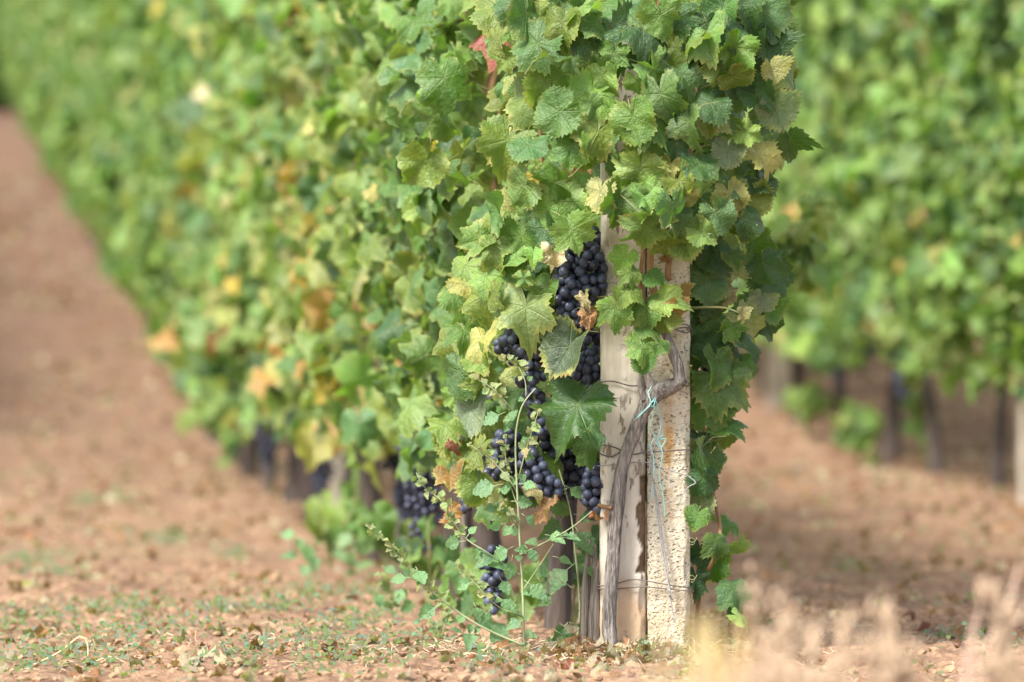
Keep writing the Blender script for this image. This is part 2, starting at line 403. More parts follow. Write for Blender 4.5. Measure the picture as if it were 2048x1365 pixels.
def leaf_mesh(g, i, petiole=True, name='leaf'):
    """single leaf with its stalk; white tint, so that the object's colour decides"""
    V, F, UV, rim = g['V'], g['F'], g['UV'], g['rim']; mi = np.zeros(len(F), int)
    if petiole:
        a = Acc(); rr = random.Random(900+i)
        q = Vector((rr.uniform(-.3, .3), -.55, -.25)); tube(a, [(0, 0, -.01), q*.5+Vector((0, 0, .08)), q*1.2, q*1.7+Vector((0, .1, -.4))], [.016, .015, .014, .014], 4, .4)
        pv = np.concatenate(a.V); pf = np.concatenate(a.F)
        F = np.concatenate([F, pf+len(V)]); V = np.concatenate([V, pv]); UV = np.concatenate([UV, np.zeros((len(pv), 2))]); rim = np.concatenate([rim, np.zeros(len(pv))])
        mi = np.concatenate([mi, np.ones(len(pf), int)])
    return mesh_np(name, V, F, [LEAF, GSTEM], UV, np.ones((len(V), 4)), rim, matidx=mi)
HIM = [leaf_mesh(g, i) for i, g in enumerate(HI)]
MIDM = [leaf_mesh(g, i) for i, g in enumerate(MID)]
DRYM = [leaf_mesh(g, i) for i, g in enumerate(DRY)]

def basis(t, n):
    """leaf axes from tip direction t and upper side n"""
    n = n.normalized(); t = t-n*t.dot(n)
    if t.length < 1e-4: t = n.orthogonal()
    t.normalize(); x = t.cross(n); return Matrix((x, t, n)).transposed()

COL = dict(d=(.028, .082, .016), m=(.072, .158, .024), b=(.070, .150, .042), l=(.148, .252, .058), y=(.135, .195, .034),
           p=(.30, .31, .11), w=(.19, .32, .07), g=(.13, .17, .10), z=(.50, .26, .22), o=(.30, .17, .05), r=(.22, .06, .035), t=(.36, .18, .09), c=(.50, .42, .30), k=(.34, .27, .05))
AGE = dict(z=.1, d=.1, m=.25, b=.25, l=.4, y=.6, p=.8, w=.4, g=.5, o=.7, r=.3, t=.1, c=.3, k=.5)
def tint_of(c, rr):
    v = rr.uniform(.82, 1.2); a = COL[c]
    return (a[0]*v*rr.uniform(.88, 1.14), a[1]*v, a[2]*v*rr.uniform(.8, 1.2), min(1, AGE[c]*rr.uniform(.3, 1.7)))

def leaf_object(parent_inv, parent, me, pos, t, n, s, tint, name='leaf'):
    o = bpy.data.objects.new(name, me); C.link(o); o.parent = parent
    m = basis(t, n).to_4x4()*1.0
    o.matrix_local = parent_inv @ (Matrix.Translation(pos) @ m @ Matrix.Diagonal((s, s, s, 1)))
    o.color = tint; return o

def leaves_mesh(name, items, geoms, mat_, inv=None, seed=0):
    """many leaves as one mesh; items: (pos, t, n, s, tint)"""
    rr = random.Random(seed); Vs = []; Fs = []; Us = []; Ts = []; Rs = []; n0 = 0
    for pos, t, n, s, tint in items:
        g = geoms[rr.randrange(len(geoms))]
        B = np.array(basis(t, n))*s; V = g['V'] @ B.T+np.array(pos)
        Vs.append(V); Fs.append(g['F']+n0); n0 += len(V); Us.append(g['UV']); Rs.append(g['rim'])
        Ts.append(np.repeat(np.array([tint]), len(V), 0))
    V = np.concatenate(Vs)
    if inv is not None:
        A = np.array(inv); V = V @ A[:3, :3].T+A[:3, 3]
    return mesh_np(name, V, np.concatenate(Fs), mat_, np.concatenate(Us), np.concatenate(Ts), np.concatenate(Rs))

# ------------------------------------------------------------------ grapes
def ico(sub=2):
    import bmesh
    bm = bmesh.new(); bmesh.ops.create_icosphere(bm, subdivisions=sub, radius=1)
    V = np.array([v.co for v in bm.verts]); F = np.array([[v.index for v in f.verts] for f in bm.faces]); bm.free(); return V, F
IV, IF = ico(2); IV1, IF1 = ico(1)
GM = []
for i in range(4):
    rr = random.Random(i); sv = IV*np.array([1, 1, 1.04+.05*i])*.0098
    GM.append(mesh_np('grape', np.concatenate([sv]), IF, GRAPE))
GM3V, GM3F = ico(3)
GM = [mesh_np('grape', GM3V*np.array([1, 1, 1.02+.05*i])*.0098, GM3F, GRAPE) for i in range(4)]

def pack(blobs, r, rr, tries=1400, gap=1.72, limit=999):
    pts = []
    for _ in range(tries):
        c, br = blobs[rr.randrange(len(blobs))]
        v = Vector((rr.gauss(0, 1), rr.gauss(0, 1), rr.gauss(0, 1))).normalized()*br*rr.uniform(.55, 1)
        p = c+v
        if all((p-q).length > gap*r for q in pts): pts.append(p)
        if len(pts) >= limit: break
    return pts

def generic_bunch(seed):
    rr = random.Random(seed); L = rr.uniform(.17, .24); bl = []
    for k in range(7):
        f = k/6; bl.append((Vector((rr.uniform(-.01, .01), rr.uniform(-.01, .01), -.03-L*f)), .048*(1-f)**.7+.012))
    bl.append((Vector((.035, 0, -.05)), .03)); bl.append((Vector((-.03, .02, -.06)), .03))
    a = Acc(); tube(a, [(0, 0, .03), (0, 0, -.03), (0, 0, -.03-L)], [.003, .003, .002], 5, .03); tube(a, [(.045, 0, -.05), (0, 0, -.04), (-.04, .02, -.06)], [.002]*3, 4, .03)
    for p in pack(bl, .0095, rr, 1300, 1.70): a.add(IV1*.0098*rr.uniform(.85, 1.1)+np.array(p), IF1)
    me = a.mesh('grape_bunch', GRAPE); return me
BUNCH = [generic_bunch(i) for i in range(4)]

# ------------------------------------------------------------------ a generic vine of a row
TH = math.atan2(1.264, D); RL = math.hypot(1.264, D)
def row_pt(A, z): return Vector((-1.264*z+A, D*z, 0))

def canopy_items(seed, n, L=1.1, weights='mmmlllyybbdlmp', autumn=0.0, zlo=.42, zhi=2.12, half=.33, sides=(.5, .34), zaut=1.05):
    rr = random.Random(seed); out = []; off = rr.uniform(0, 90)
    for i in range(n):
        y = rr.uniform(-.05, L+.05); z = zlo+(zhi-zlo)*rr.random()**.95
        lump = mn.noise(Vector((off, y*2.3, z*2.3)))*.14+mn.noise(Vector((off+9, y*6, z*6)))*.10
        lo = zlo+.22*mn.noise(Vector((off+3, y*3, 0)))*2
        if z < lo and rr.random() < .75: continue
        wdt = half*(.80+.20*math.sin(min(1, max(0, (z-zlo)/1.0))*math.pi*.8+.3))+lump
        q = rr.random()
        if q < sides[0]: sgn = -1
        elif q < sides[0]+sides[1]: sgn = 1
        else: sgn = 0
        if sgn: x = sgn*(wdt-abs(rr.gauss(0, .05))); nn = Vector((sgn*.8+rr.gauss(0, .6), rr.gauss(0, .7)-.2, rr.uniform(-.3, 1.2)))
        else:
            x = rr.uniform(-wdt, wdt)*.8; nn = Vector((rr.gauss(0, .6), rr.gauss(0, .6), rr.uniform(.2, 1.3)))
            if rr.random() < .35: z = zhi+rr.uniform(-.1, .06)
        t = Vector((rr.gauss(0, .5)+sgn*.4, rr.gauss(0, .75), -.8+rr.gauss(0, .3)))
        au = autumn*max(0, min(1, (zaut-z)/.35+.5)) if autumn else 0
        c = rr.choice('yyppypoylylk') if rr.random() < au else rr.choice(weights)
        if rr.random() < .022: c = rr.choice('orckpp')
        s = rr.choice([.032, .042, .052, .06, .068, .078])*rr.uniform(.85, 1.12)
        out.append((Vector((x, y, z)), t, nn, s, tint_of(c, rr)))
    return out

def vine_trunk(seed, h=.62, r=.024, fork=True):
    rr = random.Random(seed); a = Acc(); lx, ly = rr.uniform(-.07, .07), rr.uniform(-.12, .12)
    top = Vector((lx*.6, ly, h))
    tube(a, [(0, 0, -.06), (lx*.4, ly*.2, h*.35), (lx, ly*.7, h*.7), top], [r*1.25, r, r*.85, r*1.1], 10, .03, .3, seed)
    if fork:
        tube(a, [top-Vector((0, 0, .03)), top+Vector((.02, .12, .10)), top+Vector((0, .3, .16))], [r*.8, r*.5, r*.35], 8, .04, .25, seed+3)
        tube(a, [top-Vector((0, 0, .03)), top+Vector((-.02, -.10, .12)), top+Vector((0, -.2, .30))], [r*.8, r*.5, r*.3], 8, .04, .25, seed+5)
    return a.mesh('trunk', BARKF)
FARF = [leaves_mesh('foliage', canopy_items(50+i, 680), LOW, LEAFB, seed=i) for i in range(5)]
TRK = [vine_trunk(i, .55+.04*i, .025+.004*(i % 3)) for i in range(5)]
CANM = []
for i in range(3):
    a = Acc(); rr = random.Random(i+40)
    for k in range(5):
        y0 = rr.uniform(0, 1.0); x0 = rr.uniform(-.08, .08)
        tube(a, [(x0, y0, .62), (x0+rr.uniform(-.1, .1), y0+rr.uniform(-.1, .1), 1.1), (x0+rr.uniform(-.18, .18), y0+rr.uniform(-.15, .15), 1.7)], [.006, .005, .003], 5, .12)
    tube(a, [(0, -.1, .66), (.01, .5, .70), (0, 1.15, .66)], [.008]*3, 6, .1)
    CANM.append(a.mesh('cane', CANE))

def vine(A, z, label, group, foliage, seed, leaves=None, trunk=None, bunches=(), cane=True, tr_loc=None):
    p = row_pt(A, z); p.z = ground(p.x, p.y)
    v = empty('grapevine', p, label, 'grapevine', group, TH)
    link('trunk', trunk or TRK[seed % 5], v, tr_loc)
    if cane: link('cane', CANM[seed % 3], v)
    if foliage is not None: tagit(link('foliage', foliage, v), kind='stuff')
    if leaves:
        rr = random.Random(seed)
        for (pos, t, n, s, tint) in leaves:
            leaf_object(Matrix.Identity(4), v, MIDM[rr.randrange(8)], pos, t, n, s, tint)
    for b in bunches:
        o = link('grape_bunch', BUNCH[R.randrange(4)], v, b[:3]); o.rotation_euler = (0, 0, R.uniform(0, 6)); k = b[3] if len(b) > 3 else 1; o.scale = (k, k, k)
    return v

A_MAIN, A_RIGHT, A_LEFT, A_FAR = 1.530, 4.085, -1.025, 6.64
ORD = ['first', 'second', 'third', 'fourth', 'fifth', 'sixth', 'seventh', 'eighth', 'ninth', 'tenth', 'eleventh', 'twelfth', 'thirteenth', 'fourteenth']
step = 1.1/RL
# near part of the main row, each vine with its own foliage; the outer leaves of the closest ones are single parts
AUT = [0, .0, .1, .35, .75, .7, .25, .05, .05, .0, 0]
FEAT = ['green with a few yellowing leaves', 'green with pale folded leaves', 'yellow green with orange rims', 'turning yellow and orange low down', 'red and orange low down',
        'golden low down with dark grapes', 'yellow green over a long bunch', 'mostly green with a hint of yellow', 'green with a sagging leafy skirt', 'soft green and dense']
for i in range(10):
    z = 1.045+i*step
    it = canopy_items(900+i, 760 if i < 6 else 700, autumn=AUT[i+1], weights='mmlllyybbdlyp' if i > 1 else 'mmllybbyldb', zlo=.35 if i < 7 else .30)
    it = [k for k in it if not (k[0].x > .08 and k[0].z < .80) and not (k[0].x > .24 and k[0].z < 1.1)]
    indiv = []
    if i < 5:
        outer = sorted([k for k in it if k[0].x < -.2], key=lambda k: k[0].x)[:150-15*i]; ids = set(id(k) for k in outer); rest = [k for k in it if id(k) not in ids]
        indiv = outer; it = rest
    fm = leaves_mesh('foliage', it, MID if i < 6 else LOW, LEAFB, seed=i)
    bl = []
    rb = random.Random(i*7+1)
    nb = [2, 2, 1, 2, 1, 2, 1, 1, 0, 0][i]
    for k in range(nb): bl.append((-.17+rb.uniform(-.06, .08), rb.uniform(0, 1.0), rb.uniform(.40, .60), rb.uniform(.75, 1.25)))
    vine(A_MAIN, z, f'{ORD[i+1]} vine of the row behind the posts, {FEAT[i]}', 'vines in the row behind the concrete posts', fm, i, indiv, bunches=bl, tr_loc=(-.10, .2, 0))
for i in range(10, 47):
    z = 1.045+i*step
    vine(A_MAIN, z, 'blurred leafy vine far back in the row behind the concrete posts, beside the dirt track', 'vines in the row behind the concrete posts', FARF[(i*3) % 5], i, tr_loc=(-.1, .2, 0))
# right-hand row
RF = []
for i in range(8):
    it = canopy_items(700+i, 760, weights='mlllyybbdwlm', autumn=.03, zlo=.42, sides=(.6, .2)); RF.append(it)
zr0 = 1.354; RB = {5: 1, 6: 1, 7: 2, 8: 0, 9: 1, 10: 0}
RLAB = {4: 'vine at the right picture edge beside a thin pale stake, its lower leaves pinkish', 5: 'vine with a straight dark trunk under faded leaves in the right row', 6: 'vine with a thin leaning trunk in the right row',
        7: 'vine with a thick short brown trunk and a big dark bunch in the right row', 8: 'vine hanging low to the soil left of the thick brown trunk in the right row', 9: 'vine just right of the pale concrete post in the right row', 10: 'vine just beyond the pale concrete post in the right row'}
for i in range(32):
    z = zr0+i*step
    if 3 <= i <= 10:
        it = RF[i-3]; outer = sorted([k for k in it if k[0].x < -.2], key=lambda k: k[0].x)[:60]; ids = set(id(k) for k in outer)
        fm = leaves_mesh('foliage', [k for k in it if id(k) not in ids], MID if i < 8 else LOW, LEAFB, seed=i); ind = outer
    else: fm = FARF[(i*2+1) % 5]; ind = None
    lab = RLAB.get(i, 'blurred leafy vine of the right row beyond the bare soil strip')
    bl = [(-.22+R.uniform(-.04, .1), R.uniform(0, 1), R.uniform(.56, .66), 1.15) for _ in range(RB.get(i, 0))]
    vine(A_RIGHT, z, lab, 'vines in the right row', fm, i+60, ind, bunches=bl)
# rows beyond the right one and left of the track (the latter throws the shade on the track)
for i in range(26):
    z = 1.9+i*step
    vine(A_FAR, z, 'leafy vine in the row behind the right row, seen only through its gaps', 'vines in the row beyond the right row', FARF[(i*3+2) % 5], i+120, cane=False)
for i in range(30):
    z = 2.02+i*step
    vine(A_LEFT, z, 'leafy vine in the row on the far side of the dirt track', 'vines left of the dirt track', FARF[(i*2+2) % 5], i+180, cane=False)
# a low shoot that hangs to the soil in the right row and near the left one
def low_shoot(px, py, z, n, rad, label, seed, wts='llmywb', root=None):
    rr = random.Random(seed); c = P(px, py, z); g = ground(c.x, c.y); items = []
    for k in range(n):
        d = Vector((rr.gauss(0, rad), rr.gauss(0, rad*.6), rr.gauss(0, rad*.9))); p = c+d; p.z = max(p.z, g+.03)
        items.append((p-Vector((c.x, c.y, g)), Vector((rr.gauss(0, .5), rr.gauss(0, .4), -1)), Vector((rr.gauss(-.3, .5), -.9, rr.uniform(0, 1))), rr.uniform(.04, .062), tint_of(rr.choice(wts), rr)))
    o = empty('vine_sucker', Vector((c.x, c.y, g)), label, 'vine shoot')
    a = Acc()
    for k in range(5): q = items[k][0]; r0 = Vector(root) if root else Vector((0, 0, -.02)); m_ = r0*.5+q*.5+Vector((0, 0, .02)); tube(a, [tuple(r0), (m_ if root else (q.x*.3, q.y*.3, q.z*.6)), tuple(q)], [.003, .0025, .002], 5, .05)
    link('stem', a.mesh('stem', GSTEM), o)
    for (pos, t, n_, s, tint) in items[:n]: leaf_object(Matrix.Identity(4), o, MIDM[rr.randrange(8)], pos, t, n_, s, tint)
low_shoot(1715, 850, 2.0, 20, .055, 'green leafy shoot drooping to the soil in front of the right row', 1)
low_shoot(1612, 815, 2.12, 11, .042, 'small green shoot near the soil right of the blurred pale post', 2)
low_shoot(1850, 830, 1.95, 10, .05, 'tiny green shoot beside the thick brown trunk', 3)
low_shoot(700, 1015, 1.45, 14, .06, 'bright green leafy shoot low beside the row on the left', 4, 'wlly')
low_shoot(660, 1060, 1.40, 5, .035, 'single green leaf spray hanging just above the soil', 5, 'my')
low_shoot(1985, 722, 1.80, 10, .045, 'pinkish faded leaves hanging above the straight dark trunk', 8, 'zzzt', (0, .05, .5))
low_shoot(780, 1080, 1.28, 7, .04, 'green suckers among the trunks left of the tall weed', 9, 'mwly')
low_shoot(960, 1180, 1.10, 7, .04, 'small leafy sucker low behind the tall weed', 10, 'mdlb')
low_shoot(860, 1130, 1.18, 6, .04, 'thin green sucker near the thin grey stake', 11, 'mdlb')
low_shoot(1140, 1150, 1.08, 8, .045, 'dark green sucker between broad leaved weed and posts', 12, 'dmdb')
low_shoot(440, 850, 2.0, 14, .07, 'blurred green shoot at the foot of the row beside the track', 6)
low_shoot(1590, 490, 1.25, 16, .055, 'thin leafy shoot sticking out sideways between the two rows', 7, 'wlym', (-.28, 0, .78))

# ------------------------------------------------------------------ concrete posts
def post(name, x0, x1, ytop, material, label, seed, roughv, notch=False, dy=0.0, slant=0.0):
    rr = random.Random(seed)
    cx = ((x0+x1)/2-1024)/1000; wd = (x1-x0)/1000; dp = .095
    h = CAMZ+(682.5-ytop)/1000
    nx_, nz = 30, int(h/.006); per = []
    # rounded rectangle outline
    c = .010; pts = []
    def seg(a, b, n):
        for k in range(n): pts.append((a[0]+(b[0]-a[0])*k/n, a[1]+(b[1]-a[1])*k/n))
    hx, hy = wd/2, dp/2
    seg((-hx+c, -hy), (hx-c, -hy), 20); seg((hx-c, -hy), (hx, -hy+c), 3); seg((hx, -hy+c), (hx, hy-c), 10); seg((hx, hy-c), (hx-c, hy), 2)
    seg((hx-c, hy), (-hx+c, hy), 6); seg((-hx+c, hy), (-hx, hy-c), 2); seg((-hx, hy-c), (-hx, -hy+c), 10); seg((-hx, -hy+c), (-hx+c, -hy), 3)
    m = len(pts); V = []; rec = []
    for j in range(nz+1):
        z = -.15+(h+.15)*j/nz
        for (x, y) in pts:
            q = Vector((x*30+seed*5, y*30, z*30)); d = roughv*(mn.noise(q)+.6*mn.noise(q*2.6)+.5*mn.noise(q*6))
            L = math.hypot(x/hx, y/hy); X_, Y_ = x*(1+d/.045), y+d*(-1 if y < 0 else 1)
            edge = max(0, 1-abs(abs(x)-hx)/.012)*max(0, 1-abs(abs(y)-hy)/.012)
            chip = max(0, mn.noise(Vector((seed, x*3, z*14)))-.12)*.030*edge
            X_ -= math.copysign(chip, x); Y_ -= math.copysign(chip, y); f = 0.0
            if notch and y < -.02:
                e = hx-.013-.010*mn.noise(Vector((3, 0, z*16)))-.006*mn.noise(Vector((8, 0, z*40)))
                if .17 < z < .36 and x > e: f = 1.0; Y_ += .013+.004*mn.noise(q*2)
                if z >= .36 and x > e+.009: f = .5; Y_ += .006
            ztop = z
            if j == nz or j > nz-4: ztop = z+.02*mn.noise(Vector((x*40, y*40, seed)))
            V.append((X_+slant*z, Y_, ztop)); rec.append(f)
    F = [(j*m+k, j*m+(k+1) % m, (j+1)*m+(k+1) % m, (j+1)*m+k) for j in range(nz) for k in range(m)]
    V.append((slant*h, 0, h+.004)); rec.append(0); F += [(nz*m+k, nz*m+(k+1) % m, len(V)-1, len(V)-1) for k in range(m)]
    T = []
    for f in F:
        T.append(f[:3])
        if f[2] != f[3]: T.append((f[0], f[2], f[3]))
    me = mesh_np(name, V, T, material, rim=rec)
    o = link(name, me, None, (cx, D+dy, 0)); return tagit(o, label, 'post')
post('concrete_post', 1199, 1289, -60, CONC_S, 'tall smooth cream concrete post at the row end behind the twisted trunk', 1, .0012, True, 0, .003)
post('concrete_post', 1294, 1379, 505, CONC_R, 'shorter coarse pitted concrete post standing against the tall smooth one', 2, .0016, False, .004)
# posts standing within the rows
def row_post(px, z, wd, h, label):
    c = P(px, 700, z); g = ground(c.x, c.y); a = Acc(); hw = wd/2
    zs = np.linspace(-.1, h, 16); V = []
    for z_ in zs:
        for (sx, sy) in ((-1, -.8), (-.8, -1), (.8, -1), (1, -.8), (1, .8), (.8, 1), (-.8, 1), (-1, .8)):
            V.append((sx*hw+.003*mn.noise(Vector((sx, sy, z_*9))), sy*hw, z_))
    F = [(j*8+k, j*8+(k+1) % 8, (j+1)*8+(k+1) % 8, (j+1)*8+k) for j in range(15) for k in range(8)]
    b = 15*8; V.append((0, 0, h+.01)); F += [(b+k, b+(k+1) % 8, 128, 128) for k in range(8)]
    T = [f[:3] for f in F]+[(f[0], f[2], f[3]) for f in F if f[2] != f[3]]
    o = link('concrete_post', mesh_np('concrete_post', V, T, PALEPOST), None, (c.x, c.y, g)); tagit(o, label, 'post')
row_post(1556, 2.27, .105, 1.9, 'blurred pale concrete post in the right row between soil and leaves')
row_post(690, 1.66, .09, 1.8, 'blurred pale concrete post half hidden in the row behind the front posts')
def stake(px, py, z, top, r, lean, material, label, sides=8, bark=.1):
    c = P(px, py, z); g = ground(c.x, c.y); a = Acc(); tube(a, [(0, 0, -.05), (lean*.5, 0, top*.5), (lean, 0, top)], [r*1.1, r, r*.9], sides, .03, bark, px)
    o = link('wooden_stake', a.mesh('wooden_stake', material), None, (c.x, c.y, g)); return tagit(o, label, 'stake')
row_post(2046, 1.74, .034, .85, 'slim pale post cut by the right picture edge under the right row')
stake(2110, 900, 1.80, .62, .013, -.03, PALEPOST, 'thin pale stake just beyond the slim pale post at the right edge')
stake(932, 1200, 1.12, .42, .008, -.01, WOODG, 'thin grey stake low behind the tall weed')
# split grey stump against the left side of the smooth post
a = Acc(); rr = random.Random(5)
for k in range(7):
    x = rr.uniform(-.012, .012); y = rr.uniform(-.01, .01); hh = rr.uniform(.12, .25)
    tube(a, [(x, y, -.05), (x+rr.uniform(-.002, .002), y, hh*.5), (x*.5+.006+rr.uniform(-.004, .004), y, hh)], [.011, .009, .003], 7, .012, .35, k)
for k in range(9):
    tube(a, [(-.006, 0, .05+k*.018), (-.02-rr.uniform(0, .02), -.01, .05+k*.018-rr.uniform(0, .04))], [.0009, .0006], 4, .01)
p = P(1180, 1290); tagit(link('weathered_stump', a.mesh('weathered_stump', WOODG), None, (p.x, D-.02, ground(p.x, D)-.005)), 'split weathered grey stump leaning on the left side of the smooth post', 'stump')

# ------------------------------------------------------------------ the front vine
FB = P(1222, 1330, 1, -.085); FB.z = ground(FB.x, FB.y)
hv = empty('grapevine', FB, 'nearest vine, twisted grey trunk climbing the concrete posts under a sharp leafy crown', 'grapevine')
INV = Matrix.Translation(-FB)
def rel(px, py, dy): return P(px, py, 1, dy)-FB
a = Acc()
tube(a, [rel(1224, 1345, -.085), rel(1219, 1250, -.082), rel(1222, 1160, -.078), rel(1230, 1060, -.075), rel(1237, 985, -.073), rel(1250, 915, -.073), rel(1274, 852, -.075), rel(1296, 802, -.078), rel(1312, 780, -.078)],
     [.0150, .0135, .0130, .0138, .0128, .0118, .0130, .0150, .0165], 36, .004, .26, 1, True, 5)
tube(a, [rel(1300, 800, -.078), rel(1322, 782, -.08), rel(1348, 772, -.085), rel(1368, 756, -.088)], [.0155, .016, .0145, .0115], 24, .004, .30, 2, True, 8)
tube(a, [rel(1358, 768, -.088), rel(1357, 735, -.09), rel(1349, 712, -.088), rel(1337, 682, -.085), rel(1326, 655, -.08)], [.0115, .0105, .011, .0095, .0085], 20, .004, .2, 3)
tube(a, [rel(1308, 790, -.080), rel(1297, 760, -.082), rel(1288, 742, -.085)], [.013, .009, .007], 16, .004, .2, 4)
tube(a, [rel(1290, 800, -.085), rel(1280, 770, -.09), rel(1282, 748, -.09)], [.008, .005, .003], 12, .004, .2, 5)
link('trunk', a.mesh('trunk', BARK), hv)
# shoots
def part_tube(name, pts, rad, m, step=.012, sides=8, bark=.05, parent=hv, base=FB):
    a = Acc(); tube(a, [P(x, y, 1, dy)-base for x, y, dy in pts], rad, sides, step, bark, pts[0][0]); return link(name, a.mesh(name, m), parent)
part_tube('cane', [(1326, 660, -.08), (1312, 600, -.09), (1300, 540, -.09), (1310, 420, -.1), (1330, 250, -.06), (1320, 60, -.02), (1310, -80, 0)], [.009, .008, .007, .007, .006, .005, .004], CANE)
part_tube('cane', [(1288, 745, -.085), (1292, 700, -.10), (1284, 600, -.115), (1282, 540, -.12), (1290, 480, -.12)], [.0065, .005, .0048, .0045, .003], CANE)
part_tube('cane', [(1336, 560, -.06), (1336, 535, -.065), (1340, 515, -.06), (1345, 440, -.05), (1380, 300, .0), (1400, 60, .1)], [.006, .0065, .006, .006, .005, .004], CANE)
part_tube('cane', [(1326, 655, -.07), (1260, 600, .1), (1150, 560, .15), (1090, 420, .1), (1080, 200, .1), (1060, -40, .15)], [.008, .007, .007, .006, .005, .004], CANE)
part_tube('shoot', [(1372, 617, -.05), (1410, 615, -.09), (1450, 616, -.12), (1478, 626, -.13)], [.0028, .0024, .002, .0018], GSTEM)
part_tube('shoot', [(1190, 1010, -.02), (1210, 1014, -.06), (1222, 1016, -.085)], [.004, .004, .004], CANE)
part_tube('shoot', [(1175, 596, -.05), (1200, 594, -.07), (1240, 592, -.09)], [.0016]*3, GSTEM)
part_tube('shoot', [(1392, 296, -.12), (1430, 288, -.16), (1455, 280, -.16)], [.0022]*3, GSTEM)
part_tube('shoot', [(1402, 178, -.10), (1430, 165, -.15), (1450, 155, -.16)], [.0026]*3, GSTEM)
part_tube('shoot', [(1410, 410, -.12), (1440, 403, -.15), (1455, 407, -.15)], [.002]*3, GSTEM)
part_tube('shoot', [(1010, 455, -.02), (1040, 475, -.05), (1060, 485, -.05)], [.002]*3, GSTEM)
part_tube('shoot', [(990, 510, -.05), (1020, 520, -.07), (1045, 530, -.07)], [.002]*3, GSTEM)
part_tube('shoot', [(1478, 1325, -.03), (1475, 1290, -.02), (1484, 1262, -.03)], [.0018]*3, CANE)
part_tube('cane', [(1395, 1300, .1), (1400, 1180, .05), (1440, 1080, .0), (1420, 950, .1), (1400, 800, .15), (1380, 650, .1)], [.006, .005, .004, .004, .005, .006], CANE)
rt = random.Random(77)
for (x, y) in [(1385, 1075), (1385, 1150), (1392, 1012)]:      # curling tendrils on the right edge of the posts
    pts = [(x+9*(1-k/16)*math.cos(k*.8), y+k*1.2+9*(1-k/16)*math.sin(k*.8), -.06+.002*k) for k in range(16)]
    part_tube('tendril', pts, [.0009]*16, GSTEM, .006, 4, 0)

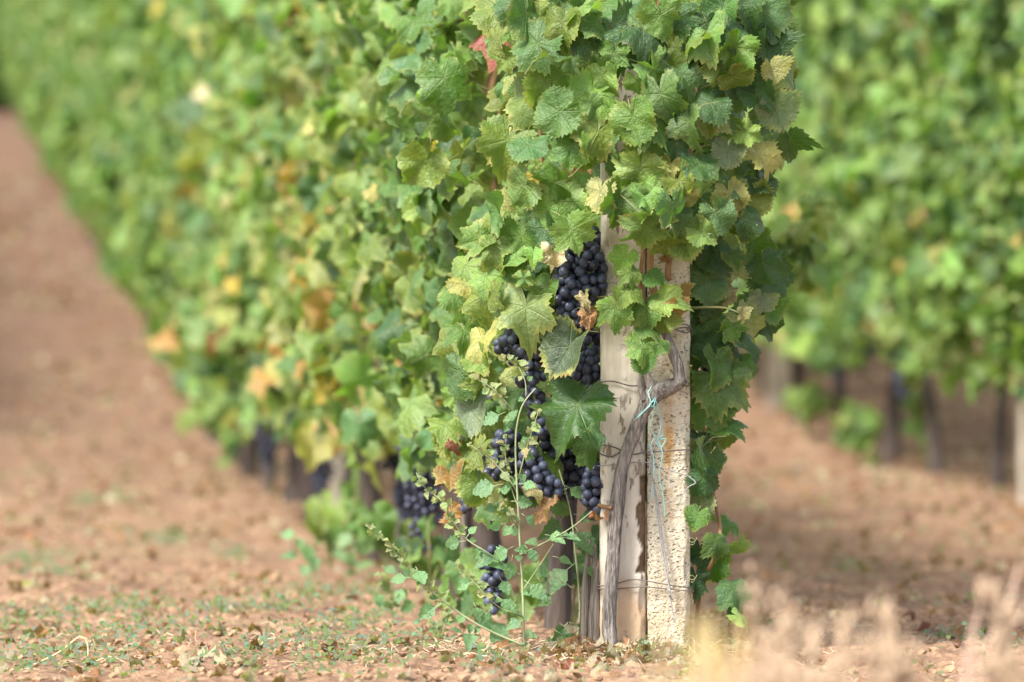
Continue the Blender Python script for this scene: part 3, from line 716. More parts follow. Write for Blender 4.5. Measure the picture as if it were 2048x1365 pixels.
HERO = """
988,30,52,y,-20 1052,44,48,b,-15 1082,50,38,y,10 1153,24,40,l,0 1234,30,48,b,0 1261,81,62,d,20 1062,104,52,b,-25 1123,64,42,y,5 1130,118,44,b,60 1008,125,27,l,-60
1096,182,42,y,10 1045,216,56,y,-35 1103,232,46,b,-60 1210,168,38,w,10 1173,195,46,l,-50 1183,218,26,l,-5 1227,121,32,m,0 1187,280,50,y,-20 1271,253,46,m,15 1008,303,58,y,-10
1059,300,38,b,10 1214,307,40,b,-10 1140,310,42,m,-15 1096,367,40,m,-70 1039,384,42,l,-50 1156,387,34,l,-50 1116,428,56,l,-20 1197,398,36,p,-5 998,438,42,m,-10 1234,418,44,m,-20
1274,357,46,l,-15 1069,357,15,k,10 1021,20,40,b,-20 985,95,30,y,-40 1160,90,36,d,10 1190,60,30,m,30 1305,110,34,d,0
1327,50,46,l,10 1270,60,48,d,-30 1398,10,36,l,20 1445,27,38,b,0 1526,40,52,b,5 1365,47,36,d,10 1412,81,46,l,25 1385,88,32,y,-10 1459,74,38,d,10 1466,111,38,m,-20 1490,20,40,d,30
1317,152,46,l,40 1277,175,26,w,0 1375,162,38,b,30 1439,142,34,y,-20 1482,158,36,y,30 1573,145,44,y,35 1547,148,26,p,10 1327,209,50,b,15 1287,255,48,m,-10 1418,216,38,d,0 1375,263,44,b,10
1482,243,36,m,80 1425,249,26,p,10 1503,270,28,l,60 1557,233,38,g,20 1580,297,44,b,25 1455,313,32,g,-10 1530,323,46,p,25 1354,303,36,d,10 1284,340,50,l,-20 1341,333,28,p,0 1361,374,32,y,10
1472,380,38,b,30 1466,404,36,p,20 1520,404,32,y,60 1294,404,32,l,10 1270,435,36,w,-60 1351,428,42,b,15 1380,400,24,p,30 1439,441,36,b,30 1400,340,34,d,0 1410,60,30,d,0 1535,100,36,d,0 1560,70,34,d,20
1520,200,36,d,30 1400,120,34,d,10 1345,250,36,m,20 1530,370,34,d,20 1500,450,34,d,20
944,484,38,l,-70 978,511,38,y,-30 921,548,42,l,-20 931,578,30,p,10 900,600,26,l,-20 965,565,36,l,-15 958,615,46,y,-30 1052,637,60,h,0 962,693,42,p,5 1096,470,36,d,10 1147,477,42,l,25
1106,517,32,c,-20 1066,514,22,w,0 1049,565,20,w,0 1032,480,38,m,-40 1126,714,56,f,-25 1136,835,76,d,-5 961,730,28,l,20 917,763,46,b,-5 934,838,52,g,-15 965,773,36,y,10 927,672,40,m,-20
1010,540,34,m,-10 985,600,30,y,0 1165,445,32,m,10 1088,585,30,m,-20 1020,520,32,l,-60 890,700,34,y,-10 900,900,36,y,0
1355,440,38,b,10 1373,497,36,y,5 1410,473,28,l,40 1406,524,38,d,10 1439,524,38,d,20 1413,576,42,b,-10 1479,480,34,y,50 1483,535,34,p,-20 1461,587,28,c,-35 1523,605,26,g,-30
1549,568,42,d,30 1545,634,24,m,20 1432,627,38,b,-10 1417,670,40,b,60 1420,700,38,d,20 1402,710,26,y,40 1450,766,56,b,40 1486,744,38,m,50 1424,815,46,b,20 1461,854,38,m,60 1468,711,34,d,10 1400,600,32,d,0
1510,500,36,m,30 1530,540,34,d,10 1470,660,28,m,0 1500,700,30,d,30
1242,526,30,w,-40 1255,588,26,l,10 1230,630,40,l,-10 1294,628,34,m,10 1341,602,34,w,70 1357,621,24,o,10 1285,708,37,l,-15 1298,661,24,m,20 1327,694,22,m,60 1327,648,26,y,50 1285,735,22,m,-10
1295,470,48,l,10 1344,493,36,y,60 1311,556,24,m,30 1262,555,24,l,10
1398,919,38,d,10 1398,1030,42,g,-5 1459,1043,26,m,170 1437,1093,28,m,-10 1480,1097,30,l,60 1473,1185,34,b,10 1402,1111,34,d,-10 1487,1242,26,w,60 1395,1171,34,d,0 1410,970,30,d,20 1430,1140,32,m,10 1465,1225,24,b,-5
1121,885,34,m,0 1178,915,34,m,20 1082,928,38,m,0 902,901,28,r,-10 899,962,30,o,10 949,983,38,y,-10 945,912,38,y,-20 885,860,34,y,-10 1400,880,30,d,10 1190,870,26,d,10
1390,770,22,m,10 1415,930,34,b,-20
"""
HERO = [tuple(s.split(',')) for s in HERO.split()]
rr = random.Random(11); nleaf = 0
def surf_dy(px, py):
    u = max(-1, min(1, (px-1290)/(400 if px < 1290 else 320))); d = -.30*math.sqrt(1-u*u)+.10
    return d
def hero_leaf(px, py, r, c, ang, dy=None, tilt=1.0):
    global nleaf
    age = None
    if c == 'h': tint = (.15, .21, .07, 1.0)
    elif c == 'f': tint = (.055, .085, .045, .9)
    else: tint = tint_of(c, rr)
    u = (px-1290)/330
    if dy is None: dy = surf_dy(px, py)-rr.uniform(.0, .06)
    a_ = math.radians(ang+rr.uniform(-12, 12)); n = Vector((.45*u+rr.gauss(0, .38)*tilt, -1, .45+rr.gauss(0, .38)*tilt))
    t = Vector((math.sin(a_), rr.uniform(-.3, .2), -math.cos(a_)))
    s = r*1.22/1000; pos = P(px, py, 1, dy)
    t2 = (t-n.normalized()*t.dot(n.normalized())).normalized()
    me = DRYM[rr.randrange(4)] if c in 'tc' else HIM[rr.randrange(20)]
    o = leaf_object(INV, hv, me, pos-t2*s*.33, t, n, s, tint); nleaf += 1
    if c in 'torc' and r > 22: o['label'] = {'t': 'dry brown leaf', 'c': 'bleached curled leaf', 'o': 'orange leaf', 'r': 'red brown leaf'}[c]
    return o
for px, py, r, c, ang in HERO:
    px, py, r, ang = float(px), float(py), float(r), float(ang)
    big = r > 50
    dy = None
    if 1000 < px < 1150 and 600 < py < 900: dy = -.17
    if 1190 < px < 1390 and py > 480: dy = -.14-rr.uniform(0, .03)
    if px > 1385 and py > 480: dy = rr.uniform(-.06, .06)
    if px < 1190 and py > 855: dy = rr.uniform(-.10, .0)
    hero_leaf(px, py, r*1.06, c, ang, dy, .6 if big else 1.5)
# dry leaves caught in the vine
for (px, py, r, c, ang, dy) in [(1172, 606, 22, 'c', 20, -.20), (1176, 640, 26, 't', 0, -.19), (1070, 985, 24, 'c', 30, -.14), (1085, 1022, 34, 't', -10, -.14), (899, 1035, 28, 't', 0, 0), (1196, 1035, 16, 't', 0, -.06), (1212, 1032, 10, 't', 0, -.09), (1486, 634, 18, 'c', 0, -.12), (1340, 515, 18, 't', 80, -.07), (1362, 590, 20, 'o', 20, -.09)]:
    hero_leaf(px, py, r, c, ang, dy)
# filling leaves inside the outline of the front crown
OUTL = [(0, 965, 1585), (60, 975, 1575), (150, 1000, 1595), (240, 985, 1590), (300, 970, 1595), (380, 975, 1540), (430, 950, 1500), (500, 905, 1545), (570, 890, 1575), (640, 905, 1555), (700, 915, 1500), (780, 895, 1500), (870, 890, 1480), (920, 900, 1410), (1000, 925, 1405), (1060, 960, 1425), (1110, 1400, 1490), (1170, 1395, 1480), (1250, 1410, 1495)]
oy = [o[0] for o in OUTL]
def inside(px, py, m=12):
    l = np.interp(py, oy, [o[1] for o in OUTL]); r_ = np.interp(py, oy, [o[2] for o in OUTL]); return l+m < px < r_-m
def fill(n, lo, hi, ymin=-260, ymax=1060):
    out = []
    while len(out) < n:
        py = rr.uniform(ymin, ymax); px = rr.uniform(890, 1600)
        if not inside(px, max(0, py)): continue
        dy = surf_dy(px, py)+rr.uniform(lo, hi)
        if 1185 < px < 1395 and py > 430: dy = rr.uniform(.16, .5)
        if 985 < px < 1225 and 470 < py < 1010: dy = max(dy, rr.uniform(.10, .4))
        if 1175 < px < 1405 and -.10 < dy < .10: dy = -.13 if py < 420 and rr.random() < .4 else .14
        if py > 1000 and px < 1385 and px > 1050: continue
        if 1190 < px < 1305 and 30 < py < 300 and dy < .12: continue
        if rr.random() < .25 and px > 1380 and dy < .1: continue
        u = (px-1290)/330
        n_ = Vector((.7*u+rr.gauss(0, .45), -1+rr.gauss(0, .3), rr.uniform(-.1, 1.0))); t = Vector((rr.gauss(0, .55), rr.gauss(0, .3), -1))
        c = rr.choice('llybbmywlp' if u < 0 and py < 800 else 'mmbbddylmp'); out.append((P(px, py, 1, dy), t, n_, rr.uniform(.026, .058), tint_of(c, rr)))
    return out
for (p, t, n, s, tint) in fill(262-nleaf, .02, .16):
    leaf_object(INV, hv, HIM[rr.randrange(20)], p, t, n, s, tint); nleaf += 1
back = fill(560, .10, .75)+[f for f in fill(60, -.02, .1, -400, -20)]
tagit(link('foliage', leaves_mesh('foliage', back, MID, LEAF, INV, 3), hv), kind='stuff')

# grape bunches of the front vine
def bunch(blobs, dy, seed, limit, label=None, gr=1.0):
    rr = random.Random(seed); c0 = P(blobs[0][0], blobs[0][1]-blobs[0][2], 1, dy)
    bl = [(P(x, y, 1, dy), r/1000) for x, y, r in blobs]
    a = Acc(); tube(a, [tuple(c0-c0)]+[tuple(b[0]-c0) for b in bl], [.0025]*(len(bl)+1), 5, .02)
    o = link('grape_bunch', a.mesh('grape_bunch', GSTEM), hv, c0-FB)
    if label: o['label'] = label
    for p in pack(bl, .0096*gr, rr, 2600, 1.70, limit):
        g = bpy.data.objects.new('grape', GM[rr.randrange(4)]); C.link(g); g.parent = o; g.location = p-c0
        s = gr*rr.uniform(.86, 1.12); g.scale = (s, s, s); g.rotation_euler = (rr.uniform(-.6, .6), rr.uniform(-.6, .6), rr.uniform(0, 6))
    return o
bunch([(1168, 512, 32), (1180, 545, 40), (1150, 555, 38), (1125, 530, 22), (1140, 585, 34), (1178, 575, 34)], -.05, 1, 130)
bunch([(1150, 590, 28), (1118, 598, 26), (1135, 620, 22), (1130, 645, 14), (1118, 665, 10)], -.07, 2, 48)
bunch([(1020, 690, 26), (1050, 700, 36), (1085, 700, 36), (1070, 735, 32), (1055, 760, 22), (1065, 790, 20), (1075, 820, 20), (1082, 852, 14)], -.06, 3, 150)
bunch([(1190, 765, 22), (1175, 745, 24), (1178, 720, 16)], .0, 4, 32)
bunch([(1060, 920, 22), (1075, 955, 32), (1100, 975, 22), (1060, 975, 18)], -.04, 5, 46)
bunch([(1188, 960, 26), (1188, 995, 24), (1190, 1020, 14)], -.02, 6, 34)
bunch([(1140, 915, 36), (1150, 950, 34), (1120, 900, 30), (1130, 980, 28)], .10, 7, 60)
bunch([(1170, 640, 26), (1175, 690, 30), (1150, 740, 30), (1160, 800, 34), (1140, 860, 30)], .06, 14, 70)
bunch([(1090, 880, 26), (1070, 920, 22), (1110, 860, 24), (1100, 930, 24)], .05, 15, 44)
bunch([(1320, 375, 16), (1318, 398, 14)], -.12, 8, 10)
bunch([(1425, 740, 18), (1455, 748, 14)], .08, 9, 14)
bunch([(1015, 890, 30), (1010, 930, 30), (985, 960, 22)], .12, 10, 50)
bunch([(940, 950, 22), (945, 985, 18), (930, 1010, 14)], .25, 11, 26)
bunch([(985, 1120, 26), (985, 1160, 22), (985, 1195, 18), (990, 1215, 12)], .35, 12, 50)
bunch([(1190, 470, 14), (1185, 490, 16)], .0, 13, 10)

# ------------------------------------------------------------------ wires and twine on the posts
def thing_tube(name, pts, rad, m, label, cat, sides=6, extra=()):
    base = P(pts[0][0], pts[0][1], 1, pts[0][2]); a = Acc()
    for q in (pts,)+tuple(extra): tube(a, [P(x, y, 1, dy)-base for x, y, dy in q], [rad]*len(q), sides, .006)
    return tagit(link(name, a.mesh(name, m), None, base), label, cat)
F0 = -.052
def wrap(y1, y2, y3, r=.0014, wob=4, seed=0):
    q = random.Random(seed)
    return [(1193, y1+2, .05), (1194, y1, -.03), (1200, y1, F0), (1225, y1+q.uniform(-wob, wob), F0-.002), (1262, y2+q.uniform(-wob, wob), F0-.003), (1291, y2, F0-.004), (1330, (y2+y3)/2, F0-.005), (1376, y3, F0-.004), (1384, y3+3, -.03), (1384, y3+5, .05)]
thing_tube('binding_wire', wrap(765, 770, 772, .0014, 3, 1), .0014, WIRE, 'rusty wire round both posts level with the trunk fork', 'wire')
thing_tube('binding_wire', wrap(890, 905, 900, .0014, 4, 2), .0015, WIRE, 'thick dark wire bent in waves just below the trunk fork', 'wire', extra=([(1196, 905, -.05), (1205, 910, F0-.004), (1222, 914, F0-.004), (1240, 905, F0-.003)],))
thing_tube('binding_wire', wrap(932, 925, 952, .0011, 4, 3), .0011, WIREG, 'thin grey wire slanting down across the pitted post', 'wire', extra=([(1376, 952, F0-.003), (1392, 966, -.06), (1380, 972, -.06), (1366, 988, F0-.004), (1358, 1010, F0-.003)],))
thing_tube('binding_wire', wrap(1172, 1162, 1176, .0013, 3, 4), .0013, WIRE, 'lowest dark wire looped twice round the posts near the foot', 'wire', extra=(wrap(1178, 1174, 1182, .0013, 3, 5),))
thing_tube('binding_wire', [(1250, 612, -.06), (1270, 625, -.075), (1300, 640, -.08), (1345, 648, -.075), (1374, 650, F0-.006), (1382, 660, -.03), (1370, 666, F0-.006), (1345, 655, -.07), (1330, 640, -.075)], .0014, WIRE, 'topmost loose wire loops sticking out beside the small shoot', 'wire', extra=([(1196, 645, -.05), (1215, 640, -.065), (1235, 638, -.07)], [(1290, 655, -.07), (1330, 660, -.075), (1378, 655, F0-.005), (1383, 665, -.02)]))
thing_tube('hanging_wire', [(1299, 888, -.065), (1303, 910, -.066), (1299, 930, -.066), (1306, 960, -.064), (1312, 1010, -.062), (1322, 1080, -.060), (1333, 1150, -.062), (1340, 1182, -.066), (1342, 1205, -.062), (1350, 1245, -.06)], .0014, WIREG, 'two twisted grey wires hanging down over the pitted post', 'wire',
           extra=([(1296, 890, -.063), (1305, 920, -.062), (1304, 950, -.062), (1314, 1000, -.06), (1326, 1080, -.058), (1338, 1160, -.060), (1340, 1182, -.064)], [(1335, 1178, -.066), (1345, 1186, -.07), (1338, 1192, -.066), (1346, 1200, -.062)]))
thing_tube('twine', [(1272, 838, -.098), (1290, 822, -.10), (1303, 806, -.104), (1312, 795, -.104), (1306, 815, -.106), (1300, 808, -.106), (1312, 803, -.104), (1318, 830, -.085), (1322, 850, -.07), (1317, 880, -.064), (1325, 910, -.062), (1318, 950, -.060), (1326, 990, -.060), (1330, 1035, -.060)], .0011, TWINE, 'frayed turquoise twine tied round the trunk fork with ends hanging', 'twine', 5,
           extra=([(1303, 806, -.104), (1296, 785, -.10), (1302, 775, -.098)], [(1270, 840, -.096), (1285, 825, -.10), (1300, 812, -.104)], [(1310, 812, -.1), (1300, 860, -.08), (1312, 872, -.07), (1302, 890, -.066), (1308, 930, -.064), (1302, 1000, -.062)], [(1318, 880, -.062), (1332, 878, -.062), (1322, 895, -.062), (1312, 885, -.063), (1326, 870, -.063)]))

# ------------------------------------------------------------------ weeds
def weed_leaf_geom(seed, teeth=True):
    rr = random.Random(seed); out = [(0, 0)]
    prof = [(.06, .06), (.20, .26), (.30, .40), (.38, .34), (.48, .42), (.56, .30), (.68, .32), (.75, .19), (.88, .15), (1.0, 0)]
    left = [(-x, y) for y, x in prof]; right = [(x, y) for y, x in reversed(prof[:-1])]
    loop = [(0, 0)]+left+right; n = len(loop)
    V = [(0, .45, .0)]+[(x*rr.uniform(.9, 1.1), y, 0) for x, y in loop]
    k = rr.uniform(.1, .6); d = rr.uniform(-.7, .3); k2 = rr.uniform(-.5, .5)
    V = [(x, y, k*abs(x)+d*(y-.2)**2+k2*x*y) for x, y, _ in V]
    F = [(0, 1+(i+1) % n, 1+i) for i in range(n)]
    g = dict(V=np.array(V), F=np.array(F), UV=np.array([(v[0]*.5, v[1]) for v in V]), rim=np.array([0.]+[.6]*n)); return orient(g)
WL = [weed_leaf_geom(i) for i in range(6)]
WLM = [mesh_np('leaf', g['V'], g['F'], [LEAFB], g['UV'], np.ones((len(g['V']), 4)), g['rim']) for g in WL]
def weed(name, base_px, branches, lfs, label, z, seed, tip=True, col=(.135, .26, .125), mstem=WSTEM, tipd=1.0):
    rr = random.Random(seed); b = P(base_px[0], base_px[1], z); b.z = ground(b.x, b.y)
    o = empty(name, b, label, 'weed'); items = []
    for br in branches:
        pts = [P(x, y, z)-b for x, y in br[0]]; pts = [p+Vector((0, rr.uniform(-.01, .01)+(-.03*k/len(pts)), 0)) for k, p in enumerate(pts)]
        if br is branches[0]: pts[0] = Vector((0, 0, -.02))
        n = len(pts); a = Acc(); tube(a, pts, [br[1]*(1-.6*k/(n-1)) for k in range(n)], 6, .01); link('stem', a.mesh('stem', mstem), o)
        if tip and len(br) > 2:
            sp, _ = smooth_path(pts, [1]*n, .006); m = len(sp)
            for k in range(int(m*.45), m):
                for _ in range(2):
                    if rr.random() < .9*tipd:
                        f = (k-m*.45)/(m*.55); d = Vector((rr.gauss(0, 1), rr.gauss(0, 1), rr.gauss(.2, .9)))
                        items.append((sp[k]+d*.002, d, Vector((rr.gauss(0, .7), -1, rr.gauss(.3, .7))), rr.uniform(.008, .022)*(1.1-.4*f), (.30*rr.uniform(.8, 1.2), .34*rr.uniform(.85, 1.15), .17, .1)))
    for br in branches[1:] if tip else []:
        sp, _ = smooth_path([P(x, y, z)-b for x, y in br[0]], [1]*len(br[0]), .02); m = len(sp)
        for k in range(0, int(m*.75)):
            if rr.random() < .75:
                d = Vector((rr.gauss(0, 1), rr.gauss(-.5, .6), rr.gauss(.1, .8))).normalized(); v = rr.uniform(.8, 1.3); s = rr.uniform(.012, .026)
                leaf_object(Matrix.Identity(4), o, WLM[rr.randrange(6)], sp[k]+d*.004, d, Vector((rr.gauss(0, .6), -1, rr.gauss(.7, .5))), s, (col[0]*v, col[1]*v, col[2]*v, .3))
    if items: tagit(link('flower_buds', leaves_mesh('flower_buds', items, WL, LEAFB, None, seed), o), kind='stuff')
    for (x, y, r, *rest) in lfs:
        ang = rest[0] if rest else rr.uniform(-90, 90); a_ = math.radians(ang); t = Vector((math.sin(a_), rr.uniform(-.4, .2), -math.cos(a_)))
        n = Vector((rr.gauss(0, .4), -1, rr.gauss(.6, .35))); s = r*2.3/1000*z; v = rr.uniform(.8, 1.25)
        p = P(x, y, z)-b+Vector((0, rr.uniform(-.05, .01), 0)); tn = (t-n.normalized()*t.dot(n.normalized())).normalized()
        leaf_object(Matrix.Identity(4), o, WLM[rr.randrange(6)], p-tn*s*.45, t, n, s, (col[0]*v, col[1]*v, col[2]*v, .3))
        a = Acc(); tube(a, [p-tn*s*.42, p-tn*s*.8+Vector((0, .004, -.002))], [.0009, .0008], 4, .01); link('petiole', a.mesh('petiole', mstem), o)
    return o
weed('goosefoot_weed', (1050, 1330), [
    ([(1050, 1335), (1046, 1200), (1038, 1050), (1031, 900), (1036, 840), (1048, 805), (1070, 778)], .0027),
    ([(1034, 834), (1012, 804), (985, 777), (946, 754)], .0018, 1),
    ([(1052, 795), (1050, 762), (1032, 728), (1006, 722)], .0014, 1),
    ([(1048, 1292), (984, 1264), (927, 1232), (863, 1182), (831, 1150), (807, 1125), (771, 1082), (732, 1050)], .0025, 1),
    ([(1040, 1150), (1009, 1129), (973, 1104), (934, 1079), (908, 1045), (885, 1003), (862, 985), (842, 965), (833, 945)], .0018, 1),
    ([(1043, 1230), (1002, 1217), (970, 1189), (942, 1157), (915, 1134)], .0015, 1),
    ([(1036, 990), (1023, 966), (1002, 940), (977, 915), (940, 890)], .0016, 1),
    ([(1040, 1110), (1101, 1079), (1144, 1054), (1183, 1022)], .0016),
    ([(1043, 1185), (1080, 1130), (1106, 1088)], .0014),
    ([(1036, 960), (1052, 900), (1068, 850), (1078, 820)], .0014, 1),
    ([(1038, 1020), (1018, 960), (1010, 900), (1014, 870)], .0014, 1),
    ([(1040, 1070), (1022, 1040), (1005, 1000), (990, 985)], .0014, 1)],
    [(969, 977, 21, -70), (981, 1018, 12, -80), (1000, 1013, 14, 70), (906, 1086, 16, -80), (1002, 1107, 17, -70), (991, 1050, 13, -80), (970, 1121, 19, -60), (990, 1130, 18, 80), (1020, 1139, 17, -10), (1087, 1143, 13, 60), (1076, 1182, 20, 40), (927, 1168, 14, -80),
     (842, 1153, 16, 20), (799, 1157, 14, -80), (856, 1221, 18, -60), (956, 1225, 15, 0), (1016, 1210, 18, 50), (970, 1239, 18, 40), (941, 1278, 17, -10), (998, 1264, 22, -30), (1005, 1317, 20, 10), (1048, 1004, 14, 80), (1144, 1075, 13, 80), (1112, 1075, 15, 60),
     (984, 838, 17, -70), (1016, 850, 12, -30), (1026, 830, 12, 150), (1060, 1040, 12, 60), (1065, 1110, 14, 30), (1010, 1175, 15, 20), (1030, 1245, 14, -60), (965, 1300, 13, 60), (1060, 1270, 13, 80), (945, 1060, 10, 140), (1015, 1060, 12, -40), (1058, 970, 12, 70)],
    'tall goosefoot weed with a straight pale stem in front of the grape bunches', .985, 1)
weed('broadleaf_weed', (1148, 1300), [
    ([(1148, 1310), (1160, 1220), (1150, 1100), (1140, 1020), (1118, 940)], .003),
    ([(1155, 1250), (1180, 1240), (1200, 1232)], .0015), ([(1150, 1180), (1120, 1160), (1100, 1150)], .0018), ([(1148, 1090), (1170, 1075)], .0015)],
    [(1123, 1018, 22, 10), (1105, 1058, 24, -50), (1169, 1082, 25, 30), (1158, 987, 22, 60), (1116, 1157, 26, -30), (1100, 990, 20, -60), (1175, 1035, 18, 60), (1090, 1200, 16, -50), (1140, 1281, 20, 60), (1172, 1256, 20, 70), (1120, 1265, 18, -40), (1185, 1275, 15, 70), (1160, 1300, 14, 40), (1100, 1290, 16, -70), (1130, 1120, 14, 60), (1180, 1140, 12, 40)],
    'darker broad leaved weed rising between the tall weed and the smooth post', 1.0, 2, False, (.085, .16, .07))
weed('small_weed', (790, 1250), [([(790, 1255), (780, 1200), (765, 1150)], .002, 1), ([(784, 1220), (815, 1180)], .0015, 1)], [(770, 1170, 14), (800, 1190, 14), (760, 1200, 14), (815, 1210, 14), (780, 1140, 12)], 'soft grey green weed below the spray of the tall weed', 1.10, 8)
weed('small_weed', (880, 1290), [([(880, 1295), (890, 1250), (900, 1215)], .002, 1), ([(884, 1270), (860, 1240)], .0015, 1)], [(900, 1240, 13), (870, 1260, 13), (895, 1225, 11), (915, 1260, 12)], 'low green weed just left of the tall weed foot', 1.03, 9)
weed('small_weed', (640, 1160), [([(640, 1160), (632, 1110), (608, 1085), (575, 1070)], .003), ([(632, 1115), (600, 1108)], .002)], [(578, 1070, 14), (600, 1085, 12), (582, 1110, 16), (615, 1105, 16), (630, 1125, 14), (612, 1140, 14)], 'small blurred weed standing alone on the soil beside the row', 1.30, 3, False)
weed('small_weed', (720, 1180), [([(720, 1190), (715, 1130), (700, 1060)], .003)], [(690, 1080, 18), (720, 1090, 18), (700, 1120, 16), (730, 1130, 18), (705, 1150, 16), (740, 1160, 16), (680, 1110, 16)], 'pale green weed under the bright shoot beside the row', 1.34, 4, False, (.13, .22, .10))
weed('small_weed', (1478, 1320), [([(1478, 1322), (1480, 1290)], .002)], [(1470, 1285, 10), (1490, 1290, 10)], 'tiny weed on the litter right of the pitted post', 1.0, 5, False)

# ------------------------------------------------------------------ ground cover, litter, clods
def scatter(n, zlo, zhi, xlo, xhi, fn, rr):
    out = []
    for _ in range(n):
        z = zlo+(zhi-zlo)*rr.random()**1.3; x = rr.uniform(xlo, xhi)*z; y = D*z
        if fn and not fn(x, y, rr): continue
        out.append((x, y, ground(x, y)))
    return out
rr = random.Random(21)
# low blue-green ground weeds in patches
items = []
PATCH = [(110, 1250, .22), (60, 1130, .16), (250, 1230, .14), (310, 1270, .2), (440, 1230, .1), (560, 1230, .12), (640, 1290, .16), (700, 1260, .12), (30, 1330, .2), (160, 1340, .18), (470, 1330, .12), (690, 1340, .14), (330, 1090, .12), (460, 1120, .08), (740, 1200, .10), (820, 1300, .1), (1000, 1345, .08), (1960, 1300, .10), (100, 1160, .12), (1290, 1335, .03), (620, 1200, .12), (760, 1240, .08), (850, 1170, .08), (240, 1000, .12), (1700, 1150, .06), (170, 1010, .1)]
def ray_ground(px, py):
    lo, hi = .8, 5.0
    z = .8
    while z < 5:
        p = P(px, py, z)
        if ground(p.x, p.y) >= p.z: break
        z += .01
    return p
for px, py, sp in PATCH:
    c = ray_ground(px, min(py, 1352))
    for _ in range(int(1500*sp)):
        x = c.x+rr.gauss(0, sp*.42); y = c.y+rr.gauss(0, sp*1.3); h = abs(rr.gauss(0, .018)); g = ground(x, y)
        bc = rr.random()
        tint = (.19*rr.uniform(.7, 1.2), .25*rr.uniform(.8, 1.2), .18*rr.uniform(.8, 1.2), .1) if bc < .6 else (.16, .22, .08, .2)
        items.append((Vector((x, y, g+h+.006)), Vector((rr.gauss(0, 1), rr.gauss(0, 1), rr.uniform(.2, 1.4))), Vector((rr.gauss(0, .7), rr.gauss(-.5, .5), .6)), rr.uniform(.005, .015), tint))
for _ in range(900):
    z = .93+2.4*rr.random()**1.6; x = rr.uniform(-1.15, 1.1)*z
    if vnoise(np.array([x*1.7]), np.array([D*z*.8]), 44)[0] < .56: continue
    y = D*z; g = ground(x, y); items.append((Vector((x, y, g+rr.uniform(.005, .03))), Vector((rr.gauss(0, 1), rr.gauss(0, 1), rr.uniform(-.2, .8))), Vector((rr.gauss(0, .5), rr.gauss(-.3, .5), 1)), rr.uniform(.008, .022), (.15*rr.uniform(.7, 1.3), .22*rr.uniform(.8, 1.2), .10, .3)))
tagit(link('ground_weeds', leaves_mesh('ground_weeds', items, WL, LEAFB, None, 5)), 'low blue green weeds creeping in patches over the bare soil', 'weeds', None, 'stuff')
# dry leaves and straw
items = []; a = Acc()
def drop_leaf(x, y, s, lift=.01):
    if y < D*1.5 and rr.random() < .45 and abs(x-.25) > .35: return
    g = ground(x, y); c = rr.choice(['t', 't', 'c', 'c', 't', 't', 'r', 'c']); v = rr.uniform(.55, 1.05); k = COL[c]
    items.append((Vector((x, y, g+lift+rr.uniform(0, .012))), Vector((rr.gauss(0, 1), rr.gauss(0, 1), rr.gauss(0, .3))), Vector((rr.gauss(0, .6), rr.gauss(0, .6), 1)), s, (k[0]*v, k[1]*v, k[2]*v*1.1, .1)))
for _ in range(5200):
    z = .9+3.2*rr.random()**1.3; x = rr.uniform(-1.15, 1.15)*z; drop_leaf(x, D*z, rr.uniform(.008, .024)*(.6+.5*z))
for _ in range(520):
    x = .23+rr.gauss(0, .14); y = D-.12+rr.gauss(0, .12); drop_leaf(x, y, rr.uniform(.012, .034), .010*math.exp(-((x-.27)/.3)**2))
for _ in range(120):
    x = rr.uniform(-1.1, 1.1); drop_leaf(x, D*rr.uniform(.95, 1.05), rr.uniform(.012, .028))
DRYL = [orient(leaf_geom(16, 2, 500+i, crumple=.42)) for i in range(5)]
tagit(link('leaf_litter', leaves_mesh('leaf_litter', items, DRYL, LEAFB, None, 6)), 'dry brown leaves scattered on the soil and heaped round the posts', 'leaf litter', None, 'stuff')
for _ in range(900):
    if rr.random() < .45: x = .2+rr.gauss(0, .2); y = D-.1+rr.gauss(0, .12)
    else: z = .94+.9*rr.random()**1.5; x = rr.uniform(-1.1, 1.1)*z; y = D*z
    g = ground(x, y)+.008*math.exp(-(((x-.27)/.3)**2+((y-D)/.3)**2)); d = Vector((rr.gauss(0, 1), rr.gauss(0, 1), rr.gauss(0, .35))).normalized()*rr.uniform(.015, .06); q = Vector((x, y, g+.012))
    tube(a, [q-d*.5, q+Vector((rr.gauss(0, .004), 0, .006)), q+d*.5], [.0012, .0011, .0007], 3, .05, cap=False)
tagit(link('straw_litter', a.mesh('straw_litter', simple('straw', (.40, .28, .17), (.62, .48, .33), 20, .8))), 'bits of dry straw and twigs lying on the soil', 'straw', None, 'stuff')
# clods
a = Acc(); cv, cf = ico(1)
for _ in range(7000):
    z = .93+2.6*rr.random()**1.5; x = rr.uniform(-1.15, 1.15)*z; y = D*z; s = abs(rr.gauss(.0, .0055))+.0025+(.008*rr.random() if rr.random() < .04 else 0)
    o_ = rr.uniform(0, 99); k = np.array([[1+.55*mn.noise(Vector(v)*1.3+Vector((o_, 0, 0)))+.25*mn.noise(Vector(v)*3.5+Vector((o_, 5, 0)))] for v in cv]); a.add(cv*k*s*np.array([1, 1, .6])+np.array([x, y, ground(x, y)+s*.2+.008]), cf)
tagit(link('soil_clods', a.mesh('soil_clods', CLODM, False)), 'crumbled tan clods of earth lying over the track and between the rows', 'clods', None, 'stuff')

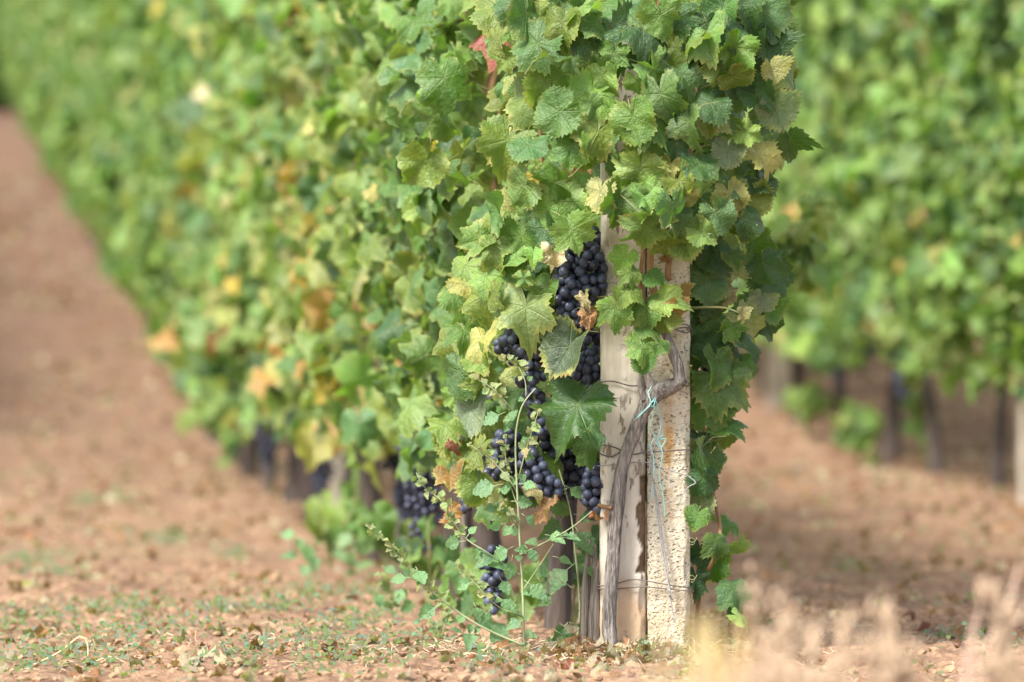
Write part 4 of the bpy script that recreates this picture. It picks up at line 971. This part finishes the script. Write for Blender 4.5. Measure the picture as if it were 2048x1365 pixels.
# ------------------------------------------------------------------ out-of-focus dry grasses near the camera
def tuft(px, z, top_py, n, spread, label, color, seed, seedhead=False, lean=0.0, wdt=.006):
    rr = random.Random(seed); c = P(px, 1400, z); g = ground(c.x, c.y); h0 = CAMZ+(682.5-top_py)/1000*z-g; a = Acc()
    for k in range(n):
        bx, by = rr.gauss(0, .02), rr.gauss(0, .03); h = h0*rr.uniform(.55, 1.03); dx = rr.gauss(lean*h, spread*h); dy = rr.gauss(0, spread*h)
        pts = [Vector((bx, by, -.02)), Vector((bx+dx*.25, by+dy*.25, h*.5)), Vector((bx+dx, by+dy, h))]
        sp, _ = smooth_path(pts, [1]*3, .05); V = []; sd_ = Vector((rr.gauss(0, 1), rr.gauss(0, .5), 0)).normalized(); m = len(sp)
        for i, p in enumerate(sp):
            w_ = wdt*rr.uniform(.9, 1.1)*(1-.85*(i/(m-1))**2); V += [tuple(p-sd_*w_), tuple(p+Vector((0, -w_*.5, 0))), tuple(p+sd_*w_)]
        F = []
        for i in range(m-1):
            for q in range(2): F.append((i*3+q, i*3+q+1, i*3+q+4, i*3+q+3))
        a.add(V, F)
        if seedhead:
            for s_ in range(26):
                f = rr.uniform(.62, 1); p = sp[int(f*(m-1))]+Vector((rr.gauss(0, .012), rr.gauss(0, .012), rr.gauss(0, .01))); a.add(IV1*np.array([.004, .004, .009])+np.array(p), IF1)
    o = link('dry_grass', a.mesh('dry_grass', DRYG), None, (c.x, c.y, g)); o.color = (*color, 1); return tagit(o, label, 'grass')
tuft(1385, .56, 1205, 22, .06, 'out of focus yellow green grass tuft in front of the pitted post', (.95, 1.0, .42), 1, wdt=.009)
tuft(1450, .54, 1215, 18, .06, 'out of focus straw tuft right of the posts, tips just above the frame edge', (1.05, .95, .55), 2, wdt=.007)
tuft(1270, .50, 1255, 12, .07, 'out of focus greyish dead stalks in front of the smooth post', (1.0, .98, .98), 3, wdt=.006)
tuft(1540, .66, 1130, 13, .11, 'out of focus pinkish dead grass right of the straw tuft', (1.0, .92, .78), 4, True)
tuft(1650, .62, 1160, 12, .11, 'out of focus reddish grass clump below the bare soil strip', (1.0, .92, .78), 5, True)
tuft(1760, .66, 1160, 12, .11, 'out of focus dry grass clump in the lower right with feathery heads', (1.0, .92, .78), 6, True)
tuft(1900, .68, 1110, 9, .10, 'out of focus pale stems leaning right near the lower right corner', (1.15, 1.0, .95), 7, False, .22, .005)
tuft(2030, .66, 1110, 13, .11, 'out of focus pinkish grass at the lower right corner', (1.0, .92, .78), 8, True)
tuft(1880, .44, 1260, 6, .10, 'out of focus low dead grass between the leaning stems and the corner', (1.0, .92, .78), 9, True)
tuft(1720, .43, 1280, 6, .10, 'out of focus short straw clump at the bottom edge', (1.0, .92, .78), 10, True)
tuft(1580, .44, 1280, 6, .10, 'out of focus short pale grass at the bottom edge', (1.0, .92, .78), 11, True)
tuft(860, .50, 1320, 8, .10, 'out of focus grey green grass tips at the bottom edge left of the posts', (.75, .9, .8), 12)
tuft(740, .50, 1285, 6, .14, 'out of focus sparse pale stems below the tall weed', (.9, .95, .85), 13)
tuft(350, .52, 1335, 8, .12, 'out of focus tan grass tips at the bottom edge on the left', (1.1, .8, .62), 14)
tuft(1120, .50, 1340, 6, .12, 'out of focus pale grass tips at the bottom edge beside the heap', (1.0, .95, .85), 15)
# curled dry stem lying in the lower left
c = ray_ground(160, 1335); a = Acc()
tube(a, [(-.09, 0, .005), (-.04, 0, .03), (0, 0, .06), (.015, 0, .045), (.02, 0, .01), (.06, .01, .02), (.10, .02, 0)], [.0018]*7, 6, .01)
tagit(link('dry_stem', a.mesh('dry_stem', simple('straw_stem', (.5, .36, .2), (.65, .5, .32), 20, .7)), None, c), 'bent straw coloured dry stem on the soil in the lower left', 'dry stem')

# ------------------------------------------------------------------ bushes closing the track in the distance
for k, (px, z, rad, hgt, col) in enumerate([(-60, 5.0, 1.3, 2.4, 'dmb'), (40, 5.3, 1.4, 2.8, 'mlbd'), (190, 5.6, 1.5, 3.0, 'mld'), (-330, 5.2, 1.6, 3.0, 'mdl'), (360, 6.0, 1.8, 3.2, 'mdl')]):
    rr = random.Random(k+70); p = P(px, 300, z); g = ground(p.x, p.y); items = []
    for _ in range(1500):
        d = Vector((rr.gauss(0, 1), rr.gauss(0, 1), rr.gauss(0, 1))).normalized()*rr.uniform(.75, 1); lump = 1+.25*mn.noise(d*2.2+Vector((k*9, 0, 0)))
        q = Vector((d.x*rad*lump, d.y*rad*lump, hgt*.5+d.z*hgt*.52*lump))
        if q.z < .1: continue
        items.append((q, Vector((rr.gauss(0, 1), rr.gauss(0, 1), -1)), d+Vector((rr.gauss(0, .5), rr.gauss(0, .5), .5)), rr.uniform(.09, .16), tint_of(rr.choice(col), rr)))
    o = empty('bush', (p.x, p.y, g), ['dark bush closing the far end of the track at the left picture edge', 'green bush beside the far end of the track', 'bush behind the far end of the long row', 'bush outside the track left of the dark one', 'bush farthest right behind the long row'][k], 'bush')
    tagit(link('crown', leaves_mesh('crown', items, LOW, LEAFB, None, k), o), kind='stuff')
    a = Acc()
    for j in range(4): tube(a, [(0, 0, -.1), (rr.uniform(-.3, .3), rr.uniform(-.3, .3), hgt*.4), (rr.uniform(-.7, .7), rr.uniform(-.6, .6), hgt*.8)], [.06, .04, .02], 7, .2)
    link('trunk', a.mesh('trunk', BARKF), o)
print('front leaves', nleaf, 'objects', len(bpy.data.objects))
